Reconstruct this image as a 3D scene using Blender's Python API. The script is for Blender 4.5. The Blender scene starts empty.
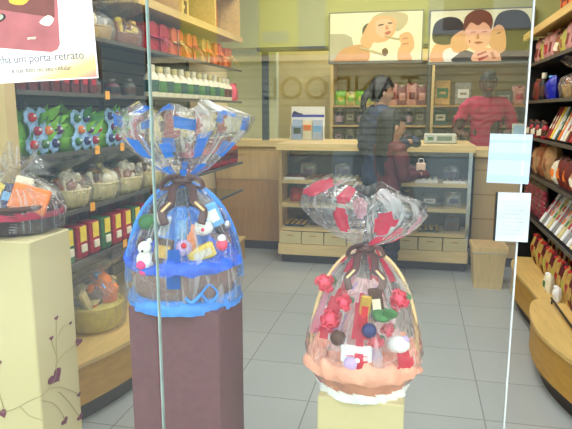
import bpy, math, random
from mathutils import Vector, Matrix, noise
from mathutils.bvhtree import BVHTree
R = math.radians
PI = math.pi
S = bpy.context.scene
COL = S.collection

# ---------------------------------------------------------------- camera, sky, sun, lamps, exposure
cam = bpy.data.objects.new('camera', bpy.data.cameras.new('camera')); COL.objects.link(cam)
cam.location = (0, 0, 1.4)
cam.rotation_euler = (R(90 - 10.1), 0, R(12.5))
cam.data.sensor_width = 36; cam.data.lens = 36 * 583 / 572; cam.data.clip_start = .05
S.camera = cam
S.view_settings.view_transform = 'Standard'; S.view_settings.look = 'None'
S.view_settings.gamma = 1; S.view_settings.use_curve_mapping = False
S.view_settings.exposure = 0.74
world = bpy.data.worlds.new('world'); S.world = world; world.use_nodes = True
wn = world.node_tree.nodes; wl = world.node_tree.links
bgn = wn['Background']; bgn.inputs['Strength'].default_value = 2.5
bgn.inputs['Color'].default_value = (.80, .90, 1.0, 1)
def light(name, kind, loc, rot, energy, color=(1, 1, 1), size=1, sizey=None):
    d = bpy.data.lights.new(name, kind); d.energy = energy; d.color = color
    if kind == 'AREA':
        d.size = size
        if sizey: d.shape = 'RECTANGLE'; d.size_y = sizey
    if kind == 'SUN': d.angle = R(3)
    o = bpy.data.objects.new(name, d); COL.objects.link(o); o.location = loc; o.rotation_euler = rot
    return o
light('sun', 'SUN', (0, 0, 6), (R(-42), 0, R(8)), 3.4, (1, .97, .92))
CEIL = 2.95
LAMPS = [(-.35, 2.6), (-.35, 4.2), (-.35, 6.15)]
for lx, ly in LAMPS:
    light('ceiling_lamp_light', 'AREA', (lx, ly, CEIL - .08), (0, 0, 0), 17 if ly < 6 else 11, (1, .985, .96), 1.6, .4)

# ---------------------------------------------------------------- materials
def lin(c):
    return tuple(((v / 255) / 12.92 if v <= 10 else ((v / 255 + .055) / 1.055) ** 2.4) for v in c) + (1,)
M = {}
def mat(name, c, rough=.6, metal=0, var=.12, scale=25, bump=0, bscale=80, emit=0, spec=.5, stretch=None):
    if name in M: return M[name]
    m = bpy.data.materials.new(name); m.use_nodes = True; n = m.node_tree.nodes; l = m.node_tree.links
    b = n['Principled BSDF']; b.inputs['Roughness'].default_value = rough; b.inputs['Metallic'].default_value = metal
    b.inputs['Specular IOR Level'].default_value = spec
    tc = n.new('ShaderNodeTexCoord'); mp = n.new('ShaderNodeMapping'); l.new(tc.outputs['Object'], mp.inputs[0])
    if stretch: mp.inputs['Scale'].default_value = stretch
    nz = n.new('ShaderNodeTexNoise'); nz.inputs['Scale'].default_value = scale; nz.inputs['Detail'].default_value = 4
    l.new(mp.outputs[0], nz.inputs[0])
    rp = n.new('ShaderNodeValToRGB'); l.new(nz.outputs[0], rp.inputs[0])
    a = lin(c)
    rp.color_ramp.elements[0].position = .3; rp.color_ramp.elements[1].position = .7
    rp.color_ramp.elements[0].color = tuple(v * (1 - var) for v in a[:3]) + (1,)
    rp.color_ramp.elements[1].color = tuple(min(1, v * (1 + var)) for v in a[:3]) + (1,)
    l.new(rp.outputs[0], b.inputs['Base Color'])
    if bump:
        n2 = n.new('ShaderNodeTexNoise'); n2.inputs['Scale'].default_value = bscale; l.new(mp.outputs[0], n2.inputs[0])
        bp = n.new('ShaderNodeBump'); bp.inputs['Strength'].default_value = bump; bp.inputs['Distance'].default_value = .01
        l.new(n2.outputs[0], bp.inputs['Height']); l.new(bp.outputs[0], b.inputs['Normal'])
    if emit:
        l.new(rp.outputs[0], b.inputs['Emission Color']); b.inputs['Emission Strength'].default_value = emit
    M[name] = m; return m
def wood(name, c, axis='Z', rough=.45):
    st = {'Z': (6, 6, .6), 'X': (.6, 6, 6), 'Y': (6, .6, 6)}[axis]
    return mat(name, c, rough, var=.10, scale=7, stretch=st)
def streaks(n, l, sock, lo, hi):
    """creases of a gathered film: milky lines that run up the wrap and fan round its axis"""
    tc = n.new('ShaderNodeTexCoord'); sp = n.new('ShaderNodeSeparateXYZ'); l.new(tc.outputs['Object'], sp.inputs[0])
    at = n.new('ShaderNodeMath'); at.operation = 'ARCTAN2'; l.new(sp.outputs[0], at.inputs[0]); l.new(sp.outputs[1], at.inputs[1])
    cb = n.new('ShaderNodeCombineXYZ'); l.new(at.outputs[0], cb.inputs[0]); l.new(sp.outputs[2], cb.inputs[1])
    mp = n.new('ShaderNodeMapping'); mp.inputs['Scale'].default_value = (5.5, 3.2, 1); l.new(cb.outputs[0], mp.inputs[0])
    nz = n.new('ShaderNodeTexNoise'); nz.inputs['Scale'].default_value = 1; nz.inputs['Detail'].default_value = 3; nz.inputs['Distortion'].default_value = 1.8; l.new(mp.outputs[0], nz.inputs[0])
    mr = n.new('ShaderNodeMapRange'); mr.interpolation_type = 'SMOOTHSTEP'; mr.inputs[1].default_value = .53; mr.inputs[2].default_value = .66; mr.inputs[3].default_value = lo; mr.inputs[4].default_value = hi
    l.new(nz.outputs[0], mr.inputs[0]); l.new(mr.outputs[0], sock)
def clear(name, tint=(1, 1, 1), base=.05, rough=.0, bump=0, bscale=30, haze=0, hazec=(1, 1, 1), power=5, streak=0):
    """clear sheet: transparent, mirror reflection rising at grazing angles, optional milky haze"""
    m = bpy.data.materials.new(name); m.use_nodes = True; n = m.node_tree.nodes; l = m.node_tree.links; n.clear()
    out = n.new('ShaderNodeOutputMaterial')
    tr = n.new('ShaderNodeBsdfTransparent'); tr.inputs[0].default_value = tuple(tint) + (1,)
    gl = n.new('ShaderNodeBsdfGlossy'); gl.inputs['Roughness'].default_value = rough
    lw = n.new('ShaderNodeLayerWeight'); lw.inputs[0].default_value = .5
    if bump:
        tc = n.new('ShaderNodeTexCoord'); nz = n.new('ShaderNodeTexNoise'); nz.inputs['Scale'].default_value = bscale
        nz.inputs['Detail'].default_value = 3; nz.inputs['Distortion'].default_value = 1.5
        l.new(tc.outputs['Object'], nz.inputs[0])
        bp = n.new('ShaderNodeBump'); bp.inputs['Strength'].default_value = bump; bp.inputs['Distance'].default_value = .02
        l.new(nz.outputs[0], bp.inputs['Height']); l.new(bp.outputs[0], gl.inputs['Normal']); l.new(bp.outputs[0], lw.inputs['Normal'])
    pw = n.new('ShaderNodeMath'); pw.operation = 'POWER'; l.new(lw.outputs['Facing'], pw.inputs[0]); pw.inputs[1].default_value = power
    ma = n.new('ShaderNodeMath'); ma.operation = 'MULTIPLY_ADD'; l.new(pw.outputs[0], ma.inputs[0]); ma.inputs[1].default_value = 1 - base; ma.inputs[2].default_value = base
    mx = n.new('ShaderNodeMixShader'); l.new(ma.outputs[0], mx.inputs[0]); l.new(tr.outputs[0], mx.inputs[1]); l.new(gl.outputs[0], mx.inputs[2])
    last = mx
    if haze:
        df = n.new('ShaderNodeBsdfDiffuse'); df.inputs[0].default_value = tuple(hazec) + (1,)
        tl = n.new('ShaderNodeBsdfTranslucent'); tl.inputs[0].default_value = tuple(hazec) + (1,)
        m2 = n.new('ShaderNodeMixShader'); m2.inputs[0].default_value = .5; l.new(df.outputs[0], m2.inputs[1]); l.new(tl.outputs[0], m2.inputs[2])
        m3 = n.new('ShaderNodeMixShader'); m3.inputs[0].default_value = haze; l.new(mx.outputs[0], m3.inputs[1]); l.new(m2.outputs[0], m3.inputs[2])
        if streak: streaks(n, l, m3.inputs[0], haze, streak)
        last = m3
    l.new(last.outputs[0], out.inputs[0]); M[name] = m; return m

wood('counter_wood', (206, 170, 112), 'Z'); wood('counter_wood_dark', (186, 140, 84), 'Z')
wood('edge_wood', (226, 198, 140), 'X'); wood('base_wood', (186, 140, 50), 'Y'); wood('shelf_wood', (212, 178, 108), 'Y')
wood('bin_wood', (216, 186, 122), 'Z')
mat('cream', (212, 196, 146), .55, var=.03, scale=3); mat('column_tan', (200, 172, 118), .6, var=.04, scale=3); mat('cream2', (233, 214, 172), .6, var=.03, scale=3)
mat('brown_plinth', (112, 68, 74), .6, var=.10, scale=40, bump=.1, bscale=300)
mat('dark_plinth', (48, 36, 34), .4); mat('black', (22, 21, 24), .5); mat('dark_slat', (84, 80, 70), .5)
mat('darkback', (24, 22, 22), .6); mat('wall_green', (196, 196, 128), .7, var=.04, scale=2)
mat('wall_pale', (188, 196, 168), .7, var=.04, scale=2); mat('niche', (206, 190, 132), .7, var=.05, scale=3)
mat('white', (240, 240, 238), .5, var=.02); mat('paperwhite', (178, 192, 224), .6, var=.02); mat('paperblue', (166, 190, 234), .6, var=.03)
mat('ceiling_white', (230, 228, 215), .8, var=.02); mat('pole_blue', (52, 66, 84), .35)
mat('seam', (150, 170, 166), .25); mat('sealwhite', (196, 200, 200), .3)
mat('steel', (190, 192, 195), .25, 1); mat('lampwhite', (250, 248, 240), .5, emit=3.0)
clear('glass', (.97, .985, .98), .05, power=4)
clear('caseglass', (.97, .98, .98), .05, power=4)
clear('shelfglass', (.50, .56, .54), .10, rough=.05, power=3)
clear('cello', (.97, .97, .98), .10, rough=.12, bump=1.0, bscale=30, haze=.015, power=4.5, streak=.36)
clear('cello_far', (.97, .97, .97), .08, rough=.16, bump=.8, bscale=40, haze=.02, power=3, streak=.16)
clear('cello_blue', (.25, .5, .95), .08, rough=.15, bump=.6, bscale=26, haze=.72, hazec=lin((40, 130, 240))[:3], power=3)
clear('cello_pink', (.95, .5, .6), .08, rough=.15, bump=.6, bscale=26, haze=.72, hazec=lin((226, 50, 84))[:3], power=3)
clear('cello_rose', (.95, .75, .8), .08, rough=.15, bump=.6, bscale=26, haze=.6, hazec=lin((246, 176, 196))[:3], power=3)
clear('cello_white', (1, 1, 1), .12, rough=.15, bump=.6, bscale=26, haze=.6, power=3)

def tiles():
    m = bpy.data.materials.new('floor_tile'); m.use_nodes = True; n = m.node_tree.nodes; l = m.node_tree.links; b = n['Principled BSDF']
    tc = n.new('ShaderNodeTexCoord'); mp = n.new('ShaderNodeMapping'); mp.inputs['Location'].default_value = (.055, .26, 0)
    l.new(tc.outputs['Object'], mp.inputs[0])
    br = n.new('ShaderNodeTexBrick'); br.offset = 0; br.squash = 1; br.inputs['Scale'].default_value = 1
    br.inputs['Brick Width'].default_value = .41; br.inputs['Row Height'].default_value = .41
    br.inputs['Mortar Size'].default_value = .0032; br.inputs['Mortar Smooth'].default_value = .2
    br.inputs['Color1'].default_value = lin((172, 176, 174)); br.inputs['Color2'].default_value = lin((166, 171, 169)); br.inputs['Mortar'].default_value = lin((118, 122, 112))
    l.new(mp.outputs[0], br.inputs[0])
    nz = n.new('ShaderNodeTexNoise'); nz.inputs['Scale'].default_value = 3; l.new(tc.outputs['Object'], nz.inputs[0])
    mx = n.new('ShaderNodeMix'); mx.data_type = 'RGBA'; mx.blend_type = 'MULTIPLY'; mx.inputs[0].default_value = .12
    l.new(br.outputs[0], mx.inputs[6]); l.new(nz.outputs[0], mx.inputs[7]); l.new(mx.outputs[2], b.inputs['Base Color'])
    b.inputs['Roughness'].default_value = .28; b.inputs['Specular IOR Level'].default_value = .5
    M['tile'] = m
tiles()
def grooved(name, ca, cb, pitch, axis=2, width=.14, rough=.5):
    """boards or slats with a shadow groove every pitch metres along an axis"""
    m = bpy.data.materials.new(name); m.use_nodes = True; n = m.node_tree.nodes; l = m.node_tree.links; b = n['Principled BSDF']; b.inputs['Roughness'].default_value = rough
    tc = n.new('ShaderNodeTexCoord'); sp = n.new('ShaderNodeSeparateXYZ'); l.new(tc.outputs['Object'], sp.inputs[0])
    md = n.new('ShaderNodeMath'); md.operation = 'PINGPONG'; md.inputs[1].default_value = pitch / 2; l.new(sp.outputs[axis], md.inputs[0])
    lt = n.new('ShaderNodeMath'); lt.operation = 'LESS_THAN'; lt.inputs[1].default_value = pitch / 2 * width; l.new(md.outputs[0], lt.inputs[0])
    mx = n.new('ShaderNodeMix'); mx.data_type = 'RGBA'; l.new(lt.outputs[0], mx.inputs[0]); mx.inputs[6].default_value = lin(ca); mx.inputs[7].default_value = lin(cb)
    l.new(mx.outputs[2], b.inputs['Base Color']); M[name] = m
grooved('slatwall', (126, 114, 88), (64, 58, 46), .075)
grooved('shutter', (164, 166, 142), (122, 124, 106), .105, width=.25)
grooved('far_drawers', (206, 172, 116), (160, 124, 76), .22, width=.035)

# ---------------------------------------------------------------- mesh builder
class B:
    def __init__(s): s.v = []; s.f = []; s.m = []; s.sm = []; s.mats = []
    def mi(s, name):
        if name not in s.mats: s.mats.append(name)
        return s.mats.index(name)
    def add(s, vs, fs, m, X=None, smooth=False, fm=None):
        o = len(s.v)
        s.v += [tuple(X @ Vector(v)) if X is not None else tuple(v) for v in vs]
        for i, f in enumerate(fs):
            s.f.append(tuple(o + k for k in f)); s.m.append(s.mi(fm[i] if fm else m)); s.sm.append(smooth)
        return s
    def box(s, x0, x1, y0, y1, z0, z1, m, X=None):
        v = [(x, y, z) for x in (x0, x1) for y in (y0, y1) for z in (z0, z1)]
        return s.add(v, [(0, 1, 3, 2), (4, 6, 7, 5), (0, 4, 5, 1), (2, 3, 7, 6), (0, 2, 6, 4), (1, 5, 7, 3)], m, X)
    def rbox(s, x0, x1, y0, y1, z0, z1, m, r=.01, X=None):
        """box with chamfered vertical and top edges"""
        p = [(x0 + r, y0), (x1 - r, y0), (x1, y0 + r), (x1, y1 - r), (x1 - r, y1), (x0 + r, y1), (x0, y1 - r), (x0, y0 + r)]
        cx, cy = (x0 + x1) / 2, (y0 + y1) / 2
        def ins(q, d): return (q[0] + (d if q[0] < cx else -d), q[1] + (d if q[1] < cy else -d))
        rows = [([ins(q, r) for q in p], z0), (p, z0 + r), (p, z1 - r), ([ins(q, r) for q in p], z1)]
        v = [(a, b, z) for row, z in rows for a, b in row]; f = [tuple(range(7, -1, -1)), tuple(range(24, 32))]
        for k in range(3):
            for i in range(8): j = (i + 1) % 8; f.append((k * 8 + i, k * 8 + j, k * 8 + 8 + j, k * 8 + 8 + i))
        return s.add(v, f, m, X)
    def lathe(s, prof, m, n=24, X=None, sx=1, sy=1, caps=True, wob=None, smooth=True, fm=None):
        v = []; f = []; ms = []
        for k, (r, z) in enumerate(prof):
            for i in range(n):
                a = 2 * PI * i / n; rr, zz = (wob(a, k, r, z) if wob else (r, z))
                v.append((rr * math.cos(a) * sx, rr * math.sin(a) * sy, zz))
        for k in range(len(prof) - 1):
            for i in range(n):
                j = (i + 1) % n; f.append((k * n + i, k * n + j, (k + 1) * n + j, (k + 1) * n + i)); ms.append(fm(i, k) if fm else m)
        if caps: f += [tuple(range(n - 1, -1, -1)), tuple((len(prof) - 1) * n + i for i in range(n))]; ms += [m, m]
        return s.add(v, f, m, X, smooth, ms)
    def ball(s, c, r, m, n=12, sx=1, sy=1, sz=1):
        h = max(5, n // 2 + 1)
        pr = [(max(1e-4, r * math.sin(PI * k / h)), -r * math.cos(PI * k / h) * sz) for k in range(h + 1)]
        return s.lathe(pr, m, n, Matrix.Translation(c), sx, sy)
    def tube(s, pts, r, m, n=8, closed=False, flat=1, taper=None):
        pts = [Vector(p) for p in pts]; v = []; f = []; N = len(pts); u = None
        for i, p in enumerate(pts):
            a = pts[(i - 1) % N] if (closed or i) else pts[0]; b = pts[(i + 1) % N] if (closed or i < N - 1) else pts[-1]
            t = (b - a).normalized() if (b - a).length > 0 else Vector((0, 0, 1))
            if u is None: u = t.orthogonal().normalized()
            u = (u - t * u.dot(t)); u = u.normalized() if u.length > 1e-6 else t.orthogonal().normalized(); w = t.cross(u)
            rr = r[i] if isinstance(r, (list, tuple)) else r
            for k in range(n):
                q = 2 * PI * k / n; v.append(p + u * rr * math.cos(q) + w * rr * flat * math.sin(q))
        for i in range(N if closed else N - 1):
            j = (i + 1) % N
            for k in range(n): l = (k + 1) % n; f.append((i * n + k, i * n + l, j * n + l, j * n + k))
        if not closed: f += [tuple(range(n - 1, -1, -1)), tuple((N - 1) * n + k for k in range(n))]
        return s.add(v, f, m, None, True)
    def prism(s, pts, d, m, X=None, smooth=False):
        """outline in local XZ, thickness d along -Y from 0"""
        n = len(pts); v = [(x, 0, z) for x, z in pts] + [(x, -d, z) for x, z in pts]
        f = [tuple(range(n)), tuple(range(2 * n - 1, n - 1, -1))] + [(i, i + n, (i + 1) % n + n, (i + 1) % n) for i in range(n)]
        return s.add(v, f, m, X, smooth)
    def pillow(s, w, h, d, m, X=None, nu=10, nv=12, seed=0, top=.25, fm=None, amp=.12):
        """a filled pouch standing on z=0, pinched towards its top seam"""
        v = []; f = []; ms = []
        for side in (-1, 1):
            for j in range(nv + 1):
                t = j / nv
                for i in range(nu + 1):
                    q = i / nu * 2 - 1
                    bul = (max(0, 1 - q ** 4)) ** .5 * (math.sin(PI * min(1, (t + .12) / 1.12)) ** .55 if t < 1 else 0)
                    k = noise.noise(Vector((q * 2 + seed, t * 3, side * 3.1)))
                    wi = w / 2 * (1 - top * max(0, t - .72) * 2.2)
                    v.append((q * wi, side * d / 2 * bul * (1 + amp * 3 * k), t * h + .03 * h * k))
        K = (nu + 1) * (nv + 1)
        for sd in (0, 1):
            for j in range(nv):
                for i in range(nu):
                    a = sd * K + j * (nu + 1) + i; q = (a, a + 1, a + nu + 2, a + nu + 1)
                    f.append(q if sd == 0 else q[::-1]); ms.append(fm(i / nu, j / nv, sd) if fm else m)
        return s.add(v, f, m, X, True, ms)
    def mesh(s, name):
        me = bpy.data.meshes.new(name); me.from_pydata(s.v, [], s.f); me.update()
        for k in s.mats: me.materials.append(M[k])
        me.polygons.foreach_set('material_index', s.m); me.polygons.foreach_set('use_smooth', s.sm)
        me.validate(); return me

def link(name, me, parent=None):
    o = bpy.data.objects.new(name, me); COL.objects.link(o); o.parent = parent; return o
def tag(o, label=None, cat=None, group=None, kind=None):
    if label: o['label'] = label
    if cat: o['category'] = cat
    if group: o['group'] = group
    if kind: o['kind'] = kind
    return o
def struct(name, b):
    return tag(link(name, b.mesh(name)), kind='structure')
def kid(o, n):
    return [c for c in COL.objects if c.parent == o and c.name.split('.')[0] == n][0]
def thing(name, label, cat, parts, loc=(0, 0, 0), rz=0, group=None, scale=1, rot=None):
    """parts: a mesh (single piece), or a list of (part name, mesh, [sub-parts], label)"""
    if isinstance(parts, bpy.types.Mesh): o = link(name, parts)
    else:
        o = link(name, None)
        for p in parts:
            c = link(p[0], p[1], o)
            if len(p) > 3 and p[3]: c['label'] = p[3]
            for q in (p[2] if len(p) > 2 and p[2] else []): link(q[0], q[1], c)
    o.location = loc; o.rotation_euler = rot or (0, 0, rz); o.scale = (scale,) * 3 if not isinstance(scale, tuple) else scale
    return tag(o, label, cat, group)
def spline(pts, n=6, closed=True):
    out = []; N = len(pts)
    for i in range(N if closed else N - 1):
        p = [Vector(pts[(i + k) % N] if closed else pts[min(max(i + k, 0), N - 1)]) for k in (-1, 0, 1, 2)]
        for j in range(n):
            t = j / n
            out.append(tuple(.5 * ((2 * p[1]) + (p[2] - p[0]) * t + (2 * p[0] - 5 * p[1] + 4 * p[2] - p[3]) * t * t + (-p[0] + 3 * p[1] - 3 * p[2] + p[3]) * t ** 3)))
    if not closed: out.append(tuple(pts[-1]))
    return out
def text_mesh(txt, size, m, depth=.001, align='CENTER', flip=False):
    c = bpy.data.curves.new('lettering', 'FONT'); c.body = txt; c.size = size; c.extrude = depth; c.align_x = align
    o = bpy.data.objects.new('lettering', c); COL.objects.link(o)
    me = bpy.data.meshes.new_from_object(o.evaluated_get(bpy.context.evaluated_depsgraph_get()))
    bpy.data.objects.remove(o); me.transform(Matrix.Rotation(R(90), 4, 'X'))
    if flip: me.transform(Matrix.Rotation(PI, 4, 'Z'))
    me.materials.clear(); me.materials.append(M[m]); return me

# ---------------------------------------------------------------- the setting
struct('floor', B().box(-2.1, 1.45, 1.2, 8.0, -.1, 0, 'tile'))
struct('ceiling', B().box(-2.6, 3.0, 1.2, 8.0, CEIL, CEIL + .35, 'ceiling_white'))
struct('wall_left', B().box(-2.1, -2.0, 1.3, 8.0, 0, CEIL, 'cream2'))
struct('wall_right', B().box(1.35, 1.45, 1.3, 8.0, 0, CEIL, 'cream2'))
struct('wall_back', B().box(-2.0, 1.35, 7.05, 7.15, 0, CEIL, 'niche'))
struct('wall_behind_counter', B().box(-2.0, -1.46, 6.12, 6.22, 0, CEIL, 'wall_pale'))
struct('wall_bulkhead', B().box(-2.0, 1.35, 5.5, 5.62, 1.985, CEIL, 'wall_green'))
struct('trim_1', B().box(-1.50, 1.35, 5.485, 5.63, 1.955, 1.985, 'dark_slat'))
struct('wall_front', B().box(-2.6, 3.0, 1.2, 1.3, 2.75, 3.3, 'cream2').box(1.45, 3.0, 1.2, 1.3, 0, 2.75, 'cream2'))
pl = B().box(-2.0, -1.475, 1.9, 1.96, 0, CEIL, 'column_tan'); struct('wall_column', pl)
struct('trim_2', B().box(-1.49, -1.465, 5.63, 5.67, 1.113, 1.955, 'pole_blue').box(-1.465, -1.425, 5.63, 5.67, 1.113, 1.955, 'pole_blue'))
mat('pavement', (150, 150, 146), .8, var=.08, scale=4, bump=.1); mat('road', (112, 118, 126), .9, var=.08, scale=9)
struct('sidewalk', B().box(-7, 6, -2.2, 1.2, -.1, 0, 'pavement'))
struct('street', B().box(-9, 8, -7, -2.2, -.2, -.1, 'road'))
mat('facade', (196, 190, 92), .8, var=.06, scale=2); mat('facade_grey', (128, 142, 146), .8, var=.05)
mat('letter', (24, 24, 18), .7)
fb = B().box(-10, 8, -6.4, -6.05, -.1, 5.2, 'facade')
for x0, x1, z0, z1 in [(-3.0, -2.35, 2.15, 5.2), (-1.75, -1.35, 2.3, 5.2), (-7, -3.6, -.1, 5.2), (.1, .95, 2.45, 3.0), (.3, 3.0, 2.5, 5.2), (-2.3, -1.9, 2.4, 2.55)]:
    fb.box(x0, x1, -6.05, -6.02, z0, z1, 'facade_grey')
fb.box(-4.2, 4.2, -6.05, -5.98, -.1, .75, 'facade_grey')
struct('facade_opposite', fb)
sh = thing('roller_shutter', 'pale slatted roller shutter across the street, mirrored in the shop glass', 'shutter',
    [('slats', B().box(-4.1, 1.6, -6.0, -5.96, .75, 2.12, 'shutter').mesh('slats')),
     ('housing', B().box(-4.1, 1.6, -6.04, -5.9, 2.12, 2.2, 'cream2').mesh('housing')),
     ('lettering', text_mesh('TANDOOL', .46, 'letter', .003, 'CENTER', True))])
kid(sh, 'lettering').location = (-1.12, -5.955, 1.57)

# shop glass: fixed pane, sliding pane, seals
struct('window_1', B().box(-2.0, -.652, 1.352, 1.358, 0, 2.75, 'glass'))
struct('window_2', B().box(-.64, .226, 1.346, 1.352, 0, 2.75, 'glass'))
struct('trim_3', B().box(-.642, -.6385, 1.347, 1.359, 0, 2.75, 'seam'))
struct('trim_4', B().box(.226, .2295, 1.344, 1.354, 0, 2.75, 'sealwhite'))

for i, (lx, ly) in enumerate(LAMPS):
    thing('ceiling_light', ['flat white ceiling light nearest the shop window', 'flat white ceiling light in the middle of the shop', 'flat white ceiling light above the counter'][i], 'light',
        [('frame', B().box(-.84, .84, -.24, .24, -.04, 0, 'steel').mesh('frame')), ('diffuser', B().box(-.8, .8, -.2, .2, -.05, -.04, 'lampwhite').mesh('diffuser'))], (lx, ly, CEIL), group='ceiling lights')

# ---------------------------------------------------------------- base cabinets with curved fronts
def curved_base(name, label, path, xback, z0, z1, over=.05):
    """path: front line (x,y) near to far"""
    def solid(p, za, zb, m):
        b = B(); q = list(p) + [(xback, p[-1][1]), (xback, p[0][1])]; n = len(q)
        b.add([(x, y, za) for x, y in q] + [(x, y, zb) for x, y in q], [tuple(range(n)), tuple(range(2 * n - 1, n - 1, -1))] + [(i, (i + 1) % n, (i + 1) % n + n, i + n) for i in range(n)], m)
        return b
    s = 1 if xback > 0 else -1
    parts = [('body', solid(path, z0, z1 - .02, 'base_wood').mesh('body')), ('top', solid([(x - s * .01, y) for x, y in path], z1 - .02, z1, 'shelf_wood').mesh('top')),
             ('plinth', solid([(x + s * over, y) for x, y in path], 0, z0, 'dark_plinth').mesh('plinth'))]
    return thing(name, label, 'cabinet', parts)
near = spline([(.92, 1.95), (.84, 2.25), (.745, 2.6), (.675, 2.85), (.648, 3.05), (.66, 3.3), (.705, 3.5), (.76, 3.58)], 5, False)
far = spline([(.75, 3.585), (.742, 3.8), (.722, 4.05), (.712, 4.25), (.725, 4.42), (.76, 4.54), (.80, 4.62)], 5, False)
curved_base('base_cabinet', 'nearer curved yellow wood base cabinet with dark plinth below the right shelves', near, 1.34, .10, .30)
curved_base('base_cabinet', 'farther curved yellow wood base cabinet beside the wooden bin', far, 1.34, .10, .30)
left = spline([(-1.5, 1.97), (-1.42, 2.15), (-1.345, 2.4), (-1.31, 2.65), (-1.33, 2.95), (-1.40, 3.3), (-1.44, 3.8), (-1.44, 4.5), (-1.46, 4.88)], 5, False)
curved_base('base_cabinet', 'curved yellow wood base cabinet with dark plinth under the left shelves', left, -1.99, .10, .30)

# ---------------------------------------------------------------- shelf units
LZ = [.72, .96, 1.22, 1.475, 1.735]; LX = -1.48
parts = [('back_panel', B().box(-1.99, -1.96, 1.97, 4.88, .30, 1.96, 'slatwall').mesh('back_panel'))]
for z in LZ:
    parts.append(('shelf', B().box(-1.955, LX, 1.97, 4.88, z - .008, z, 'shelfglass').mesh('shelf'), [('rail', B().box(LX, LX + .012, 1.97, 4.88, z - .014, z + .004, 'dark_slat').mesh('rail'))]))
for y in (2.0, 2.62, 3.4, 4.15, 4.86):
    parts.append(('upright', B().box(-1.955, -1.935, y - .012, y + .012, .30, 1.96, 'black').mesh('upright')))
    for z in LZ[1:]: pass
thing('glass_shelf_unit', 'tall glass shelf unit with dark slatted back along the left wall', 'shelf', parts)
parts = [('body', B().box(-1.99, -1.95, 3.0, 4.88, 1.98, 2.7, 'shelf_wood').box(-1.99, LX, 3.0, 4.88, 1.97, 2.0, 'shelf_wood').box(-1.99, LX, 3.0, 4.88, 2.32, 2.34, 'shelf_wood').mesh('body'))]
for y in (3.0, 3.62, 4.24, 4.85): parts.append(('divider', B().box(-1.95, LX + .005, y, y + .03, 2.0, 2.7, 'shelf_wood').mesh('divider')))
parts.append(('rail', B().box(LX, LX + .02, 2.98, 4.9, 1.96, 2.005, 'shelf_wood').mesh('rail')))
thing('wall_cabinet', 'open pale wood wall cabinet above the left shelf unit', 'cabinet', parts)
thing('glass_shelf', 'topmost dark glass shelf, in front of the open wood cabinet', 'shelf', B().box(-1.955, LX, 1.97, 2.96, 1.975, 1.985, 'shelfglass').mesh('glass_shelf'))

RZ = [.62, .93, 1.20, 1.47, 1.75]; RX = .85
parts = [('back_panel', B().box(1.31, 1.34, 1.97, 5.2, 0, 2.7, 'darkback').mesh('back_panel')), ('side_panel', B().box(RX + .02, 1.31, 5.17, 5.2, 0, 1.955, 'darkback').mesh('side_panel'))]
for z in RZ:
    parts.append(('shelf', B().box(RX, 1.31, 1.97, 5.17, z - .012, z, 'black').mesh('shelf'), [('rail', B().box(RX - .008, RX, 1.97, 5.17, z - .016, z + .006, 'dark_slat').mesh('rail'))]))
for y in (1.98, 2.9, 3.85, 4.82): parts.append(('upright', B().box(1.28, 1.31, y - .012, y + .012, .30, 2.7, 'black').mesh('upright')))
thing('shelf_unit', 'tall black shelf unit crowded with sweets along the right wall', 'shelf', parts)
thing('wall_shelf', 'pale wood shelf running above the right black shelf unit', 'shelf',
    [('board', B().box(RX - .01, 1.31, 1.97, 5.2, 1.985, 2.0, 'shelf_wood').mesh('board')), ('front_rail', B().box(RX - .03, RX - .01, 1.97, 5.22, 1.955, 2.005, 'shelf_wood').mesh('front_rail'))])
thing('display_rail', 'thin black rail on top of the nearer right base cabinet', 'rail',
    B().tube([(.80, 2.0, .33), (.80, 3.5, .33)], .006, 'black').tube([(.80, 2.05, .30), (.80, 2.05, .33)], .005, 'black').tube([(.80, 2.8, .30), (.80, 2.8, .33)], .005, 'black').tube([(.80, 3.48, .30), (.80, 3.48, .33)], .005, 'black').mesh('display_rail'))

# ---------------------------------------------------------------- counter and display case
thing('counter', 'orange-brown wood counter left of the glass display case', 'counter', [
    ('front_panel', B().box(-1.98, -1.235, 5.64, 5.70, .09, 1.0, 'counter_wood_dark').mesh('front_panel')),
    ('upper_panel', B().box(-1.98, -1.235, 5.63, 5.64, .72, 1.0, 'counter_wood').mesh('upper_panel')),
    ('plinth', B().box(-1.98, -1.235, 5.66, 5.72, 0, .09, 'dark_plinth').mesh('plinth')),
    ('worktop', B().box(-1.98, -1.235, 5.60, 6.1, 1.05, 1.11, 'edge_wood').box(-1.98, -1.235, 5.64, 6.1, 1.0, 1.05, 'counter_wood').mesh('worktop'))])
thing('counter', 'plain wood counter behind the wooden bin, right of the display case', 'counter', [
    ('front_panel', B().box(.52, 1.34, 5.42, 5.48, .09, 1.0, 'far_drawers').mesh('front_panel')),
    ('plinth', B().box(.52, 1.34, 5.45, 5.52, 0, .09, 'dark_plinth').mesh('plinth')),
    ('worktop', B().box(.52, 1.34, 5.38, 5.95, 1.0, 1.06, 'edge_wood').mesh('worktop'))])
X0, X1, Y0, Y1 = -1.215, .475, 5.18, 5.62
parts = [('plinth', B().box(X0 + .02, X1 - .02, Y0 + .03, Y1, 0, .085, 'dark_plinth').mesh('plinth')),
    ('lower_panel', B().box(X0, X1, Y0 - .03, Y1, .085, .185, 'edge_wood').mesh('lower_panel')),
    ('worktop', B().box(X0 - .02, X1 + .02, Y0 - .03, 6.1, 1.05, 1.108, 'edge_wood').mesh('worktop')),
    ('back_panel', B().box(X0, X1, Y1 - .03, Y1, .185, 1.05, 'dark_slat').mesh('back_panel'))]
CZ = [.335, .555, .775]
for z in CZ: parts.append(('shelf', B().box(X0 + .01, X1 - .01, Y0 + .005, Y1 - .04, z - .03, z, 'edge_wood').mesh('shelf')))
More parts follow.
